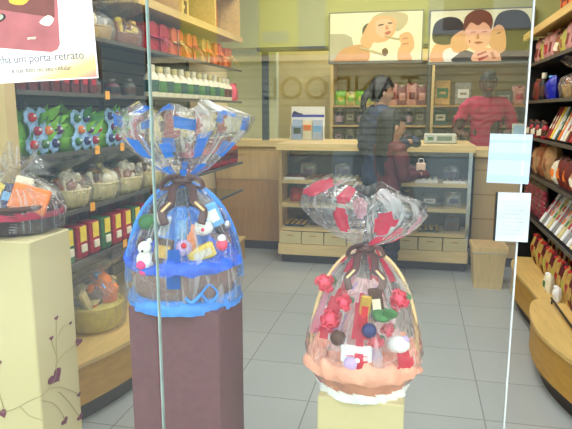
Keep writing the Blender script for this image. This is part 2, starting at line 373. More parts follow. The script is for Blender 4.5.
for x in (X0, -.37, X1 - .03): parts.append(('post', B().box(x, x + .03, Y0 - .005, Y0 + .03, .185, 1.05, 'counter_wood' if x < 0 else 'steel').mesh('post')))
parts.append(('glass_front', B().box(X0, X1, Y0 - .012, Y0 - .006, .33, 1.05, 'caseglass').mesh('glass_front')))
parts.append(('glass_side', B().box(X1 - .004, X1, Y0, Y1 - .04, .185, 1.05, 'caseglass').mesh('glass_side')))
for k in range(8):
    x = X0 + .01 + k * .21
    parts.append(('drawer', B().box(x, x + .2, Y0 - .02, Y0, .19, .298, 'cream').mesh('drawer'), [('drawer_slot', B().box(x + .07, x + .13, Y0 - .024, Y0 - .0195, .262, .27, 'counter_wood_dark').mesh('drawer_slot'))]))
thing('display_case', 'wood and glass display case full of chocolates at the counter', 'display case', parts)

# bin
bb = B(); b0 = (.105, .11); b1 = (.125, .13)
bb.add([(sx * b0[0], sy * b0[1], 0) for sx, sy in ((-1, -1), (1, -1), (1, 1), (-1, 1))] + [(sx * b1[0], sy * b1[1], .30) for sx, sy in ((-1, -1), (1, -1), (1, 1), (-1, 1))],
    [(3, 2, 1, 0), (0, 1, 5, 4), (1, 2, 6, 5), (2, 3, 7, 6), (3, 0, 4, 7), (4, 5, 6, 7)], 'bin_wood')
thing('wooden_bin', 'tapered pale wooden bin standing right of the display case', 'bin', [('body', bb.mesh('body')),
    ('rim', B().box(-.135, .135, -.14, .14, .30, .345, 'bin_wood').box(-.12, .12, -.125, .125, .345, .35, 'counter_wood').mesh('rim'), [('liner', B().box(-.128, .128, -.133, .133, .292, .30, 'white').mesh('liner'))])],
    (.60, 4.83, 0), 0)

# back shelves behind the counter
def back_unit(x0, x1, label):
    ps = [('side_panel', B().box(x0, x0 + .03, 6.62, 7.03, 0, 1.93, 'edge_wood').mesh('side_panel')), ('side_panel', B().box(x1 - .03, x1, 6.62, 7.03, 0, 1.93, 'dark_slat').mesh('side_panel')),
        ('top', B().box(x0, x1, 6.6, 7.03, 1.93, 1.96, 'edge_wood').mesh('top')), ('back_panel', B().box(x0, x1, 7.0, 7.04, 0, 1.93, 'niche').mesh('back_panel'))]
    for z in (1.02, 1.24, 1.46): ps.append(('shelf', B().box(x0 + .03, x1 - .03, 6.64, 7.0, z - .02, z, 'counter_wood').mesh('shelf')))
    thing('back_shelf', label, 'shelf', ps)
back_unit(-.96, .13, 'open wood shelf behind the counter under the poster of the woman')
back_unit(.14, 1.30, 'open wood shelf behind the worker in the crimson shirt')

# ---------------------------------------------------------------- pedestals in the window
thing('pedestal', 'tall cream pedestal painted with a heart vine, at the left of the window', 'pedestal', [
    ('body', B().rbox(-1.62, -1.2, 1.6, 1.83, 0, .985, 'cream', .004).mesh('body'))])
ped = [o for o in COL.objects if o.name.startswith('pedestal')][0]
mat('heart', (112, 30, 66), .5, var=.05); mat('vine', (186, 166, 118), .5, var=.05)
def on(face, a, z): return (a, 1.5985, z) if face == 'F' else (-1.1985, a, z)
def heart(c, r, m, depth, tilt=0):
    o = []
    for k in range(22):
        t = 2 * PI * k / 22; x = 16 * math.sin(t) ** 3; y = 13 * math.cos(t) - 5 * math.cos(2 * t) - 2 * math.cos(3 * t) - math.cos(4 * t)
        x, y = x / 17 * r, y / 17 * r; o.append((x * math.cos(tilt) - y * math.sin(tilt), x * math.sin(tilt) + y * math.cos(tilt)))
    return o
HE = [('S', 1.685, .485, .026, .5), ('S', 1.837, .552, .015, -.6), ('S', 1.715, .69, .0075, .2), ('S', 1.679, .63, .0075, 0), ('S', 1.795, .642, .006, 0), ('S', 1.818, .352, .008, .3),
      ('S', 1.72, .298, .013, .4), ('S', 1.815, .262, .012, .5), ('F', -1.352, .376, .017, .4), ('F', -1.345, .563, .008, 0), ('F', -1.46, .46, .014, 0), ('F', -1.5, .62, .008, 0)]
vb = B()
for f, a, z, r, t in HE:
    h = [(x * (1.7 if f == 'S' else 1.1), z * 1.15) for x, z in heart((0, 0), r, 'heart', .001, t)]; X = Matrix.Translation(on(f, a, z)) @ (Matrix.Rotation(R(90), 4, 'Z') if f == 'S' else Matrix())
    vb.prism(h, .0012, 'heart', X)
VN = [[('F', -1.352, .38), ('F', -1.30, .40), ('F', -1.25, .43), ('F', -1.2015, .455)], [('S', 1.6, .455), ('S', 1.64, .462), ('S', 1.685, .485), ('S', 1.70, .53), ('S', 1.76, .55), ('S', 1.83, .55)],
      [('S', 1.70, .53), ('S', 1.705, .60), ('S', 1.715, .685)], [('S', 1.70, .56), ('S', 1.685, .60), ('S', 1.68, .625)], [('S', 1.715, .62), ('S', 1.75, .645), ('S', 1.79, .64)],
      [('S', 1.64, .462), ('S', 1.70, .44), ('S', 1.76, .40), ('S', 1.815, .355)], [('S', 1.60, .44), ('S', 1.66, .40), ('S', 1.70, .35), ('S', 1.72, .305)], [('S', 1.70, .42), ('S', 1.75, .36), ('S', 1.81, .27)],
      [('F', -1.28, .41), ('F', -1.25, .38), ('F', -1.2015, .37)], [('F', -1.345, .39), ('F', -1.36, .47), ('F', -1.346, .555)], [('F', -1.352, .38), ('F', -1.42, .40), ('F', -1.46, .45)], [('F', -1.46, .46), ('F', -1.47, .55), ('F', -1.5, .61)]]
for v in VN:
    vb.tube(spline([on(*p) for p in v], 6, False), .0016, 'vine', 5)
link('painted_vine', vb.mesh('painted_vine'), ped)['label'] = 'painted vine with dark red hearts'
thing('pedestal', 'dark mauve-brown pedestal under the blue wrapped basket', 'pedestal', B().rbox(-.878, -.573, 1.63, 1.88, 0, .785, 'brown_plinth', .003).mesh('pedestal'))
thing('pedestal', 'short cream pedestal under the red wrapped basket', 'pedestal', B().rbox(-.262, -.005, 1.62, 1.86, 0, .55, 'cream', .004).mesh('pedestal'))

# ---------------------------------------------------------------- posters above the counter and notices on the glass
P_ = {'skin': (226, 164, 112), 'skin2': (238, 178, 140), 'tan': (206, 146, 96), 'hair_dark': (46, 34, 32), 'hair_brown': (118, 62, 40), 'cream_bg': (234, 228, 186), 'sofa': (176, 168, 140), 'cap': (190, 172, 128),
      'lips': (176, 64, 56), 'shade': (196, 118, 80), 'shirt_dark': (58, 50, 54), 'shirt_white': (238, 232, 214), 'choc': (84, 30, 28), 'frame_grey': (120, 118, 104)}
for k, c in P_.items(): mat('print_' + k, c, .4, var=.04, scale=10, emit=.10)   # slight glow added to keep the poster prints bright
def picture(name, label, loc, w, h, layers):
    b = B()
    for i, (m, pts, sm) in enumerate(layers):
        q = spline(pts, 5) if sm else pts
        q = [(min(max(x, 0), 1) * w, (1 - min(max(y, 0), 1)) * h) for x, y in q]
        b.prism(q, .0008 * (i + 1), 'print_' + m)
    pr = b.mesh('print')
    o = thing(name, label, 'poster', [('panel', B().box(-.012, w + .012, 0, .06, -.02, h + .012, 'print_frame_grey').box(0, w, -.002, .0, 0, h, 'print_cream_bg').mesh('panel')), ('print', pr)], loc)
    kid(o, 'print').location = (0, -.0025, 0)
picture('poster', 'wide poster of a smiling woman in profile holding a spoon', (-.795, 5.43, 1.84), .81, .415, [
    ('sofa', [(0, .42), (.16, .42), (.24, .5), (.28, .8), (.2, 1), (0, 1)], 0),
    ('cap', [(.46, .12), (.55, .02), (.72, 0), (.84, .08), (.83, .26), (.74, .4), (.64, .3), (.5, .22)], 1),
    ('hair_dark', [(.36, .32), (.42, .22), (.45, .34), (.42, .5), (.37, .55)], 1),
    ('tan', [(.06, .95), (.12, .78), (.24, .68), (.38, .66), (.44, .78), (.42, 1), (.2, 1), (.05, 1)], 1),
    ('skin', [(.34, .62), (.38, .38), (.46, .14), (.58, .08), (.7, .14), (.72, .3), (.7, .46), (.63, .58), (.55, .62), (.48, .62), (.44, .74)], 1),
    ('skin2', [(.5, .2), (.6, .14), (.68, .2), (.68, .42), (.6, .52), (.52, .45)], 1),
    ('hair_dark', [(.53, .26), (.58, .24), (.585, .265), (.535, .285)], 1), ('hair_dark', [(.635, .22), (.675, .215), (.68, .24), (.64, .245)], 1),
    ('lips', [(.6, .43), (.65, .39), (.67, .42), (.63, .47)], 1), ('shade', [(.62, .27), (.645, .34), (.625, .36), (.605, .34)], 1),
    ('cap', [(.34, .7), (.62, .86), (.61, .89), (.33, .74)], 0), ('choc', [(.58, .78), (.62, .74), (.645, .82), (.62, .9), (.59, .88)], 1),
    ('skin', [(.76, .5), (.84, .42), (.9, .5), (.92, .7), (.88, .85), (.9, 1), (.76, 1), (.75, .8), (.78, .66)], 1),
    ('shade', [(.79, .55), (.85, .53), (.855, .56), (.8, .58)], 0), ('shade', [(.79, .66), (.86, .64), (.865, .67), (.8, .69)], 0), ('cap', [(.6, .48), (.77, .55), (.77, .575), (.6, .5)], 0)])
picture('poster', 'wide poster of two dark-haired children kissing a boy on his cheeks', (.085, 5.43, 1.82), .84, .425, [
    ('skin', [(.02, 1), (.03, .72), (.1, .62), (.22, .66), (.28, .85), (.28, 1)], 1), ('shirt_white', [(.14, .8), (.22, .72), (.3, .85), (.3, 1), (.16, 1)], 1),
    ('hair_dark', [(.02, .45), (.05, .22), (.16, .12), (.28, .16), (.34, .34), (.32, .55), (.24, .64), (.12, .66), (.04, .6)], 1),
    ('skin', [(.22, .52), (.3, .4), (.36, .4), (.4, .55), (.39, .72), (.32, .82), (.24, .8), (.21, .66)], 1),
    ('shirt_dark', [(.24, 1), (.28, .86), (.36, .78), (.46, .84), (.6, .9), (.62, 1)], 1),
    ('hair_dark', [(.62, .4), (.66, .1), (.78, .02), (.9, .06), (.97, .25), (.98, .6), (.97, 1), (.72, 1), (.7, .7)], 1),
    ('skin', [(.6, .42), (.66, .3), (.72, .36), (.75, .6), (.74, .8), (.66, .86), (.61, .74), (.575, .6)], 1),
    ('skin2', [(.35, .42), (.37, .22), (.46, .14), (.56, .2), (.6, .42), (.58, .66), (.5, .8), (.42, .76), (.36, .6)], 1),
    ('hair_brown', [(.33, .4), (.34, .14), (.44, 0), (.56, .04), (.61, .2), (.6, .38), (.57, .3), (.52, .24), (.47, .3), (.4, .24), (.36, .34)], 1),
    ('shade', [(.4, .42), (.45, .415), (.45, .435), (.4, .44)], 0), ('shade', [(.51, .42), (.56, .41), (.56, .43), (.51, .44)], 0),
    ('lips', [(.44, .63), (.48, .61), (.53, .63), (.48, .66)], 1), ('shade', [(.47, .46), (.49, .54), (.46, .56)], 1),
    ('lips', [(.385, .6), (.4, .58), (.4, .64)], 1), ('hair_dark', [(.655, .46), (.69, .44), (.69, .46), (.66, .475)], 0),
    ('skin2', [(.44, .84), (.5, .76), (.58, .74), (.66, .8), (.7, 1), (.44, 1)], 1),
    ('lips', [(.47, .86), (.56, .8), (.57, .83), (.48, .9)], 0), ('lips', [(.48, .95), (.58, .88), (.59, .91), (.5, 1)], 0), ('shade', [(.6, .84), (.63, .82), (.66, .95), (.63, .96)], 0)])

def promo_material():
    m = bpy.data.materials.new('promo_paper'); m.use_nodes = True; n = m.node_tree.nodes; l = m.node_tree.links; b = n['Principled BSDF']; b.inputs['Roughness'].default_value = .5
    tc = n.new('ShaderNodeTexCoord'); sp = n.new('ShaderNodeSeparateXYZ'); l.new(tc.outputs['Object'], sp.inputs[0])
    a = n.new('ShaderNodeMath'); a.operation = 'MULTIPLY_ADD'; a.inputs[1].default_value = -5.5; a.inputs[2].default_value = .62; l.new(sp.outputs[2], a.inputs[0])
    c = n.new('ShaderNodeMath'); c.operation = 'MULTIPLY_ADD'; c.inputs[1].default_value = 1.6; c.inputs[2].default_value = .40; l.new(sp.outputs[0], c.inputs[0])
    s = n.new('ShaderNodeMath'); s.operation = 'ADD'; l.new(a.outputs[0], s.inputs[0]); l.new(c.outputs[0], s.inputs[1])
    r = n.new('ShaderNodeValToRGB'); l.new(s.outputs[0], r.inputs[0]); e = r.color_ramp.elements
    e[0].position = .45; e[0].color = lin((252, 250, 250)); e[1].position = 1; e[1].color = lin((206, 132, 126))
    for p, cc in ((.62, (252, 240, 205)), (.8, (250, 214, 130))): x = e.new(p); x.color = lin(cc)
    l.new(r.outputs[0], b.inputs['Base Color']); M['promo_paper'] = m
promo_material()
mat('tagred', (176, 100, 104), .4, var=.2, scale=12); mat('tagdark', (120, 66, 62), .4, var=.2, scale=14); mat('gold', (226, 178, 70), .3, var=.2); mat('textgrey', (112, 108, 124), .6)
tg = B(); q = [(.028, -.128), (.135, -.150), (.148, -.143), (.150, -.134), (.160, 0), (.025, .0), (.018, -.118)]
q = [(-.01, -.118), (.0, -.128), (.125, -.148), (.140, -.142), (.146, -.130), (.152, .02), (.003, .04)]
tg.prism(q, .0006, 'tagred'); tg.prism([(x * .92 + .006, z * .55 + .005) for x, z in q[-3:]] + [(.01, -.035)], .0009, 'tagdark')
tg.prism(spline([(.04, -.02), (.07, -.03), (.09, -.015), (.1, .01), (.07, .0), (.05, .015)], 5), .0012, 'gold')
tg.prism(spline([(.105, -.075), (.125, -.085), (.138, -.07), (.125, -.06)], 5), .0012, 'print_shirt_white')
tg.prism([(x + .012, z - .055) for x, z in heart(0, .016, 0, 0, -.3)], .0012, 'black')
tg.prism([(x + .0115, z - .0545) for x, z in heart(0, .012, 0, 0, -.3)], .0015, 'steel')
t1 = text_mesh('Tenha um porta-retrato', .0285, 'textgrey', .0004, 'RIGHT'); t2 = text_mesh('e sua foto no seu celular', .0172, 'textgrey', .0004, 'RIGHT'); t3 = text_mesh('amor', .012, 'print_shirt_white', .0004)
W = .36
pp = thing('window_notice', 'white promotional sheet with a dark red tag taped to the upper left glass', 'poster', [
    ('sheet', B().box(-W, 0, -.001, 0, 0, .38, 'promo_paper').mesh('sheet')), ('border', B().box(-W, 0, -.0013, .0002, -.003, .0, 'white').box(0, .003, -.0013, .0002, -.003, .38, 'white').mesh('border')),
    ('printed_tag', tg.mesh('printed_tag')), ('headline', t1), ('subline', t2), ('caption', t3)], (-.776, 1.3442, 1.4825), rot=(0, R(-2.2), 0))
for i, l in (('printed_tag', (-.272, -.0012, .214)), ('headline', (-.03, -.0014, .0455)), ('subline', (-.068, -.0014, .021)), ('caption', (-.17, -.0024, .10))): kid(pp, i).location = l
kid(pp, 'printed_tag').scale = (1.22, 1, 1.0)
nb = B().box(0, .087, -.001, 0, 0, .107, 'paperwhite').box(0, .087, -.0016, -.001, .052, .066, 'paperblue').box(.0, .087, -.0016, -.001, .004, .018, 'paperblue').box(0, .087, -.0016, -.001, .09, .094, 'paperblue')
thing('window_notice', 'white paper with pale blue bands on the glass, above the smaller notice', 'notice', nb.mesh('window_notice'), (.155, 1.3452, 1.244), rot=(0, R(1.0), 0))
nb = B().box(0, .068, -.008, 0, 0, .108, 'cardwhite').box(-.004, 0, -.008, 0, 0, .108, 'black'); 
mat('lineprint', (168, 178, 182), .6); mat('cardwhite', (188, 196, 204), .6)
for k in range(9): nb.box(.012, .058 - (k % 3) * .006, -.0084, -.008, .016 + k * .009, .0175 + k * .009, 'lineprint')
thing('window_notice', 'thick white card with faint lines and a black left edge, on the glass', 'notice', nb.mesh('window_notice'), (.180, 1.3452, 1.115))

# ---------------------------------------------------------------- wrapped gift baskets
def wrap_mesh(name, prof, neck, m='cello', n=88, seed=1, sy=1, fold=.25, patch=None, lean=0, per=9, edge=.03, hoop=None):
    """prof: (radius, z) from the base up; index >= neck is the flared top"""
    pr = []
    for (r0, z0), (r1, z1) in zip(prof, prof[1:]):
        for k in range(4): pr.append((r0 + (r1 - r0) * k / 4, z0 + (z1 - z0) * k / 4))
    pr.append(prof[-1]); K = len(pr); nk = neck * 4
    def wob(a, k, r, z):
        e = Vector((math.cos(a) * 1.6, math.sin(a) * 1.6, z * 9 + seed * 7)); q = noise.noise(e)
        if k <= nk:
            t = k / nk; pl = math.sin(a * 22 + 5 * q + seed) * .09 * t ** 2 + math.sin(a * 9 + 4 * q) * .05 * t + q * .07
            if hoop:   # film pulled taut over the handle
                hw, hz, hh = hoop; u = (z - hz) / hh
                if 0 < u < .985: r = max(r, (hw * math.sqrt(1 - u * u) - .004) * abs(math.cos(a)) ** 1.3)
            return r * (1 + pl), z + (0 if k == 0 else .006 * q)
        t = (k - nk) / (K - 1 - nk)
        w = math.sin(a * per + 3 * noise.noise(Vector((math.cos(a), math.sin(a), seed)))) * fold + math.sin(a * 23 + seed) * .06 + .35 * q * t
        return r * (1 + w * (.35 + .65 * t)), z + edge * t * (math.sin(a * 3 + seed * 2) + 1.4 * math.sin(a * per + 1.3)) + lean * t * math.cos(a)
    fm = (lambda i, k: (patch(i / n, k, nk, K) or m)) if patch else None
    return B().lathe(pr, m, n, None, 1, sy, False, wob, True, fm).mesh(name)
def bow_mesh(m, s=1, glint=None, tails=2):
    b = B()
    for sd in (-1, 1):
        b.tube(spline([(0, 0, 0), (sd * .022 * s, -.02 * s, .014 * s), (sd * .055 * s, -.03 * s, .004 * s), (sd * .066 * s, -.03 * s, -.022 * s), (sd * .04 * s, -.03 * s, -.020 * s), (0, -.005 * s, 0)], 5, False), .012 * s, m, 8, flat=.35)
        pts = [(0, -.01 * s, 0), (sd * .03 * s, -.04 * s, -.022 * s), (sd * .036 * s, -.082 * s, -.06 * s), (sd * .064 * s, -.105 * s, -.085 * s), (sd * .055 * s, -.125 * s, -.125 * s)][:3 + tails]
        b.tube(spline(pts, 5, False), .013 * s, m, 8, flat=.3)
        if glint: b.tube(spline([(x + sd * .002, y - .009 * s, z) for x, y, z in pts[2:4]], 4, False), .0045 * s, glint, 6, flat=.3)  # ribbon highlight put in as a thin pale gold strip on each tail
    b.ball((0, -.012 * s, 0), .018 * s, m); b.tube([(math.cos(a) * .03 * s, math.sin(a) * .03 * s, 0) for a in [k * PI / 6 for k in range(12)]], .009 * s, m, 6, True)
    return b.mesh('bow')
def wicker(name, r0, r1, h, m, rim, rows=9, n=60):
    pr = []; 
    for k in range(rows * 2 + 1):
        t = k / (rows * 2); pr.append((r0 + (r1 - r0) * math.sin(t * PI / 2), h * t))
    b = B().lathe(pr, m, n, wob=lambda a, k, r, z: (r + (.004 if (int(a / (2 * PI) * n + .5) // 2 + k) % 2 else -.003) * (r1 / .17), z))
    b.tube([(math.cos(a) * r1, math.sin(a) * r1, h + .006) for a in [2 * PI * k / 40 for k in range(40)]], .009 * r1 / .17, rim, 8, True)
    return b.mesh(name)
def cloth_ring(name, r, z, m, h=.05, seed=0, amp=.02, n=80, out=.03):
    pr = [(r - .03, z - .01), (r - .005, z + .012), (r + out * .6, z), (r + out, z - h * .5), (r + out * .9, z - h)]
    def wob(a, k, rr, zz):
        q = noise.noise(Vector((math.cos(a) * 4, math.sin(a) * 4, seed + k * .5))); s = math.sin(a * 16 + seed + 6 * q)
        return rr + amp * q * (k > 0) + .0016 * s * k, zz + amp * .9 * q + .0015 * s
    return B().lathe(pr, m, n, caps=False, wob=wob).mesh(name)
def rose(b, c, r, m, seed=0):
    b.ball(c, r * .55, m, 10)
    for k in range(9):
        a = k * 2.4 + seed; rr = r * (.35 + .065 * k)
        b.lathe([(1e-3, -r * .3), (r * .42, -r * .1), (r * .5, r * .25), (r * .42, r * .38)], m, 8, Matrix.Translation(Vector(c) + Vector((math.cos(a) * rr, math.sin(a) * rr, -r * .06 * k + r * .1))) @ Matrix.Rotation(a, 4, 'Z') @ Matrix.Rotation(R(28 + 4 * k), 4, 'Y'), .5, 1, False)
mat('wicker_brown', (150, 112, 104), .6, bump=.3, bscale=200); mat('blue_cloth', (36, 98, 226), .6, var=.25, scale=18, bump=.5, bscale=30); mat('blue_ribbon', (70, 150, 246), .4, var=.1)
mat('brown_ribbon', (92, 58, 52), .3, var=.15); mat('gold_glint', (240, 206, 150), .2, var=.1); mat('peach', (248, 174, 146), .65, var=.08, scale=20, bump=.4, bscale=40); mat('wicker_peach', (236, 160, 130), .6, bump=.3, bscale=200)
mat('pink', (240, 84, 112), .6, var=.2); mat('hotpink', (246, 60, 140), .6); mat('green_leaf', (66, 120, 66), .6, var=.3); mat('yellow', (246, 214, 70), .5, var=.1); mat('red', (206, 34, 42), .45, var=.1); mat('crimson', (172, 20, 60), .5, var=.1)
mat('orange', (240, 128, 46), .5, var=.1); mat('navy', (36, 44, 104), .5); mat('choc', (84, 50, 36), .5, var=.2); mat('lilac', (196, 168, 214), .5, var=.1); mat('silverpaper', (200, 204, 212), .25, .6, bump=.6, bscale=60); mat('goldpaper', (214, 168, 72), .3, .5, bump=.6, bscale=60)
mat('tissue_rose', (232, 196, 196), .6, var=.15); mat('skyblue', (120, 186, 246), .5); mat('brownred', (120, 44, 36), .5, var=.2); mat('tanbag', (184, 140, 96), .5, var=.25); mat('ivory', (238, 228, 200), .5, var=.06)

# crumpled tissue the sweets lean on
def tissue(name, r, h, m, m2, seed):
    pr = [(r, 0), (r * .98, h * .2), (r * .85, h * .45), (r * .66, h * .7), (r * .4, h * .9), (.012, h)]
    pr2 = []
    for (p0, z0), (p1, z1) in zip(pr, pr[1:]):
        for k in range(3): pr2.append((p0 + (p1 - p0) * k / 3, z0 + (z1 - z0) * k / 3))
    def wob(a, k, rr, z):
        q = noise.noise(Vector((math.cos(a) * 3, math.sin(a) * 3, z * 14 + seed))) + .5 * noise.noise(Vector((math.cos(a) * 8, math.sin(a) * 8, z * 30 + seed)))
        return rr * (1 + .3 * q), z + .015 * q
    return B().lathe(pr2, m, 48, wob=wob, smooth=False, fm=lambda i, k: m2 if (i // 5 + k // 3 * 2 + seed) % 4 == 0 else m).mesh(name)
# the blue one
bm = B(); bm.ball((0, .0, .13), .15, 'blue_cloth', 24, sz=.45)
mound = bm.mesh('cloth_liner')
def blue_patch(u, k, nk, K):
    if k <= nk:
        return 'cello_blue' if (.70 < u < .735 and .25 * nk < k < .5 * nk) else None
    t = (k - nk) / (K - nk); c = int(u * 19); fu = u * 19 - c
    lo = .04 + .27 * ((c * 7) % 4)
    if fu < .72 and (lo < t < lo + .17 or lo - .54 < t < lo - .40): return 'cello_blue'
    if c == 8 and t > .82 and fu < .5: return 'yellow'
    if (c * 5) % 7 == 3 and t > .8: return 'cello_white'
blue_wrap = wrap_mesh('cellophane_wrap', [(.12, -.004), (.195, .01), (.2, .10), (.18, .2), (.13, .3), (.07, .37), (.028, .405), (.09, .44), (.15, .495), (.205, .56), (.215, .605), (.14, .638)], 6, seed=2.4, sy=.92, fold=.13, patch=blue_patch, per=7, edge=.010, lean=0, hoop=(.188, .06, .325))
def placed(b_fn): b = B(); b_fn(b); return b
toys = []
t = B(); t.ball((0, 0, 0), .03, 'white', 16, sz=1.1).ball((0, -.005, .04), .022, 'white', 14).ball((-.014, 0, .062), .009, 'brown_ribbon').ball((.014, 0, .062), .009, 'white').ball((0, -.028, .035), .004, 'black').ball((-.006, -.026, -.01), .015, 'hotpink').ball((.0, -.015, -.035), .018, 'hotpink', sz=.6); toys.append(('plush_toy', t, (-.12, -.12, .16), (0, 0, -.3)))
t = B().rbox(-.045, .045, -.012, .012, -.025, .025, 'yellow', .005).box(-.03, .03, -.0135, -.012, -.012, .012, 'ivory'); toys.append(('chocolate_box', t, (.055, -.125, .175), (0, -.35, .3)))
t = B().ball((0, 0, 0), .026, 'white', 16, sx=1.3, sz=.9).ball((0, -.02, 0), .008, 'pink'); toys.append(('sugar_egg', t, (.06, -.115, .255), (0, 0, 0)))
t = B().ball((0, 0, 0), .02, 'pink', 12).ball((0, 0, .02), .014, 'white', 12); toys.append(('sweet', t, (.12, -.12, .20), (0, 0, 0)))
t = B().rbox(-.02, .02, -.02, .02, -.07, .07, 'blue_ribbon', .005).box(-.014, .014, -.0215, -.02, -.03, .03, 'skyblue'); toys.append(('tall_box', t, (-.01, -.08, .25), (0, .05, .2)))
t = B().lathe([(.014, 0), (.016, .05), (.006, .07), (.006, .09), (.001, .092)], 'orange', 12); toys.append(('bottle', t, (.02, -.13, .18), (0, .1, 0)))
t = B().rbox(-.03, .03, -.01, .01, -.04, .04, 'choc', .004).box(-.02, .02, -.0115, -.01, -.02, .02, 'gold'); toys.append(('chocolate_bar', t, (-.065, -.135, .19), (0, .2, 0)))
t = B().rbox(-.03, .03, -.01, .01, -.04, .04, 'skyblue', .004).box(-.02, .02, -.0115, -.01, -.02, .02, 'white'); toys.append(('wrapped_bar', t, (.09, -.09, .29), (0, -.4, .2)))
t = B().ball((0, 0, 0), .035, 'green_leaf', 12, sz=.8).ball((.03, 0, .01), .02, 'ivory', 12); toys.append(('sweet', t, (-.11, -.06, .27), (0, 0, 0)))
t = B().ball((0, 0, 0), .03, 'choc', 12, sz=.8).ball((.02, -.02, .01), .014, 'silverpaper', 12); toys.append(('truffle', t, (.12, -.05, .245), (0, 0, 0)))
t = B().ball((0, 0, 0), .026, 'lilac', 14).ball((0, -.02, .01), .01, 'red', 10); toys.append(('sweet', t, (0.0, -.14, .20), (0, 0, 0)))
hd = B().tube([(math.cos(a) * .188, 0, .06 + math.sin(a) * .325) for a in [PI * k / 30 for k in range(31)]], .011, 'blue_ribbon', 10, flat=1.3)
for k in range(12):
    a = PI * (k + .5) / 12; hd.ball((math.cos(a) * .188, 0, .06 + math.sin(a) * .325), .0125, 'skyblue', 8)
trim = cloth_ring('ribbon_trim', .178, .022, 'blue_ribbon', .034, 3, .006, 90, .014)
bub = B().tube(spline([(.05, -.187, .06), (.075, -.195, .09), (.1, -.19, .06), (.075, -.195, .035), (.05, -.187, .06)], 5, False), .006, 'blue_ribbon', 8, flat=.4).tube(spline([(.05, -.187, .06), (.02, -.19, .035), (.0, -.19, .05)], 5, False), .006, 'blue_ribbon', 8, flat=.4)
blue = thing('gift_basket', 'blue gift basket in clear cellophane with blue squares on the mauve-brown pedestal', 'gift basket', [
    ('basket', wicker('basket', .15, .175, .12, 'wicker_brown', 'blue_cloth')), ('cloth_liner', mound), ('tissue', tissue('tissue', .125, .31, 'blue_ribbon', 'silverpaper', 1)), ('cloth_edge', cloth_ring('cloth_edge', .165, .15, 'blue_cloth', .03, 1, .026)),
    ('handle', hd.mesh('handle')), ('ribbon_trim', trim), ('small_bow', bub.mesh('small_bow')), ('cellophane_wrap', blue_wrap), ('ribbon_bow', bow_mesh('brown_ribbon', 1.0, 'gold_glint', 2))], (-.74, 1.775, .787), R(22), scale=.98)
kid(blue, 'ribbon_bow').location = (0, -.03, .402)
for nm, b, l, r in toys: o = link(nm, b.mesh(nm), blue); o.location = l; o.rotation_euler = r

# the red one
def red_patch(u, k, nk, K):
    t = k / K; c = int(u * 17); fu = (u * 17 - c) * 2 - 1; row = int(t * 7); ft = (t * 7 - row) * 2 - 1
    if (c * 5 + row * 3) % 7 in (0, 3) and (row < 4 or c % 2) and fu * fu + ft * ft < .75: return 'cello_pink'
    if (c * 3 + row * 5) % 11 == 4 and fu * fu + ft * ft < .7: return 'cello_rose'
red_wrap = wrap_mesh('cellophane_wrap', [(.10, -.004), (.135, .005), (.172, .06), (.188, .12), (.165, .20), (.12, .30), (.065, .39), (.028, .445), (.09, .47), (.145, .505), (.182, .55), (.172, .595), (.10, .622)], 7, seed=5.2, sy=.9, fold=.10, patch=red_patch, per=6, edge=.008, lean=-.022, hoop=(.168, .10, .335))
ct = B(); random.seed(4)
ct.ball((0, 0, .09), .14, 'peach', 24, sz=.4); mound = ct.mesh('cloth_liner')
red = thing('gift_basket', 'peach gift basket in heart-print cellophane on the short cream pedestal', 'gift basket', [
    ('basket', wicker('basket', .125, .165, .10, 'wicker_peach', 'peach')), ('cloth_liner', mound), ('tissue', tissue('tissue', .115, .34, 'tissue_rose', 'lilac', 3)), ('cloth_edge', cloth_ring('cloth_edge', .155, .118, 'peach', .045, 6, .028)),
    ('handle', B().tube([(math.cos(a) * .165, 0, .10 + math.sin(a) * .33) for a in [PI * k / 30 for k in range(31)]], .0075, 'gold_glint', 8).mesh('handle')),
    ('white_ribbon', cloth_ring('white_ribbon', .135, .025, 'white', .03, 2, .006, 80, .008)), ('cellophane_wrap', red_wrap), ('ribbon_bow', bow_mesh('brown_ribbon', .8, 'gold_glint', 2))], (-.137, 1.745, .552), R(4.5))
kid(red, 'ribbon_bow').location = (0, -.03, .442)
for k, (x, y, z, r, m) in enumerate([(-.1, -.10, .24, .03, 'pink'), (-.06, -.12, .30, .022, 'pink'), (.03, -.13, .19, .024, 'pink'), (.07, -.11, .22, .018, 'pink'), (.10, -.07, .30, .028, 'pink'), (-.12, -.06, .34, .026, 'pink'), (-.135, -.06, .20, .02, 'hotpink')]):
    b = B(); rose(b, (0, 0, 0), r, m, k); b.ball((r * .9, .01, -r * .6), r * .5, 'green_leaf', 8, sz=.4); o = link('rose', b.mesh('rose'), red); o.location = (x, y, z); o.rotation_euler = (R(60), 0, 0)
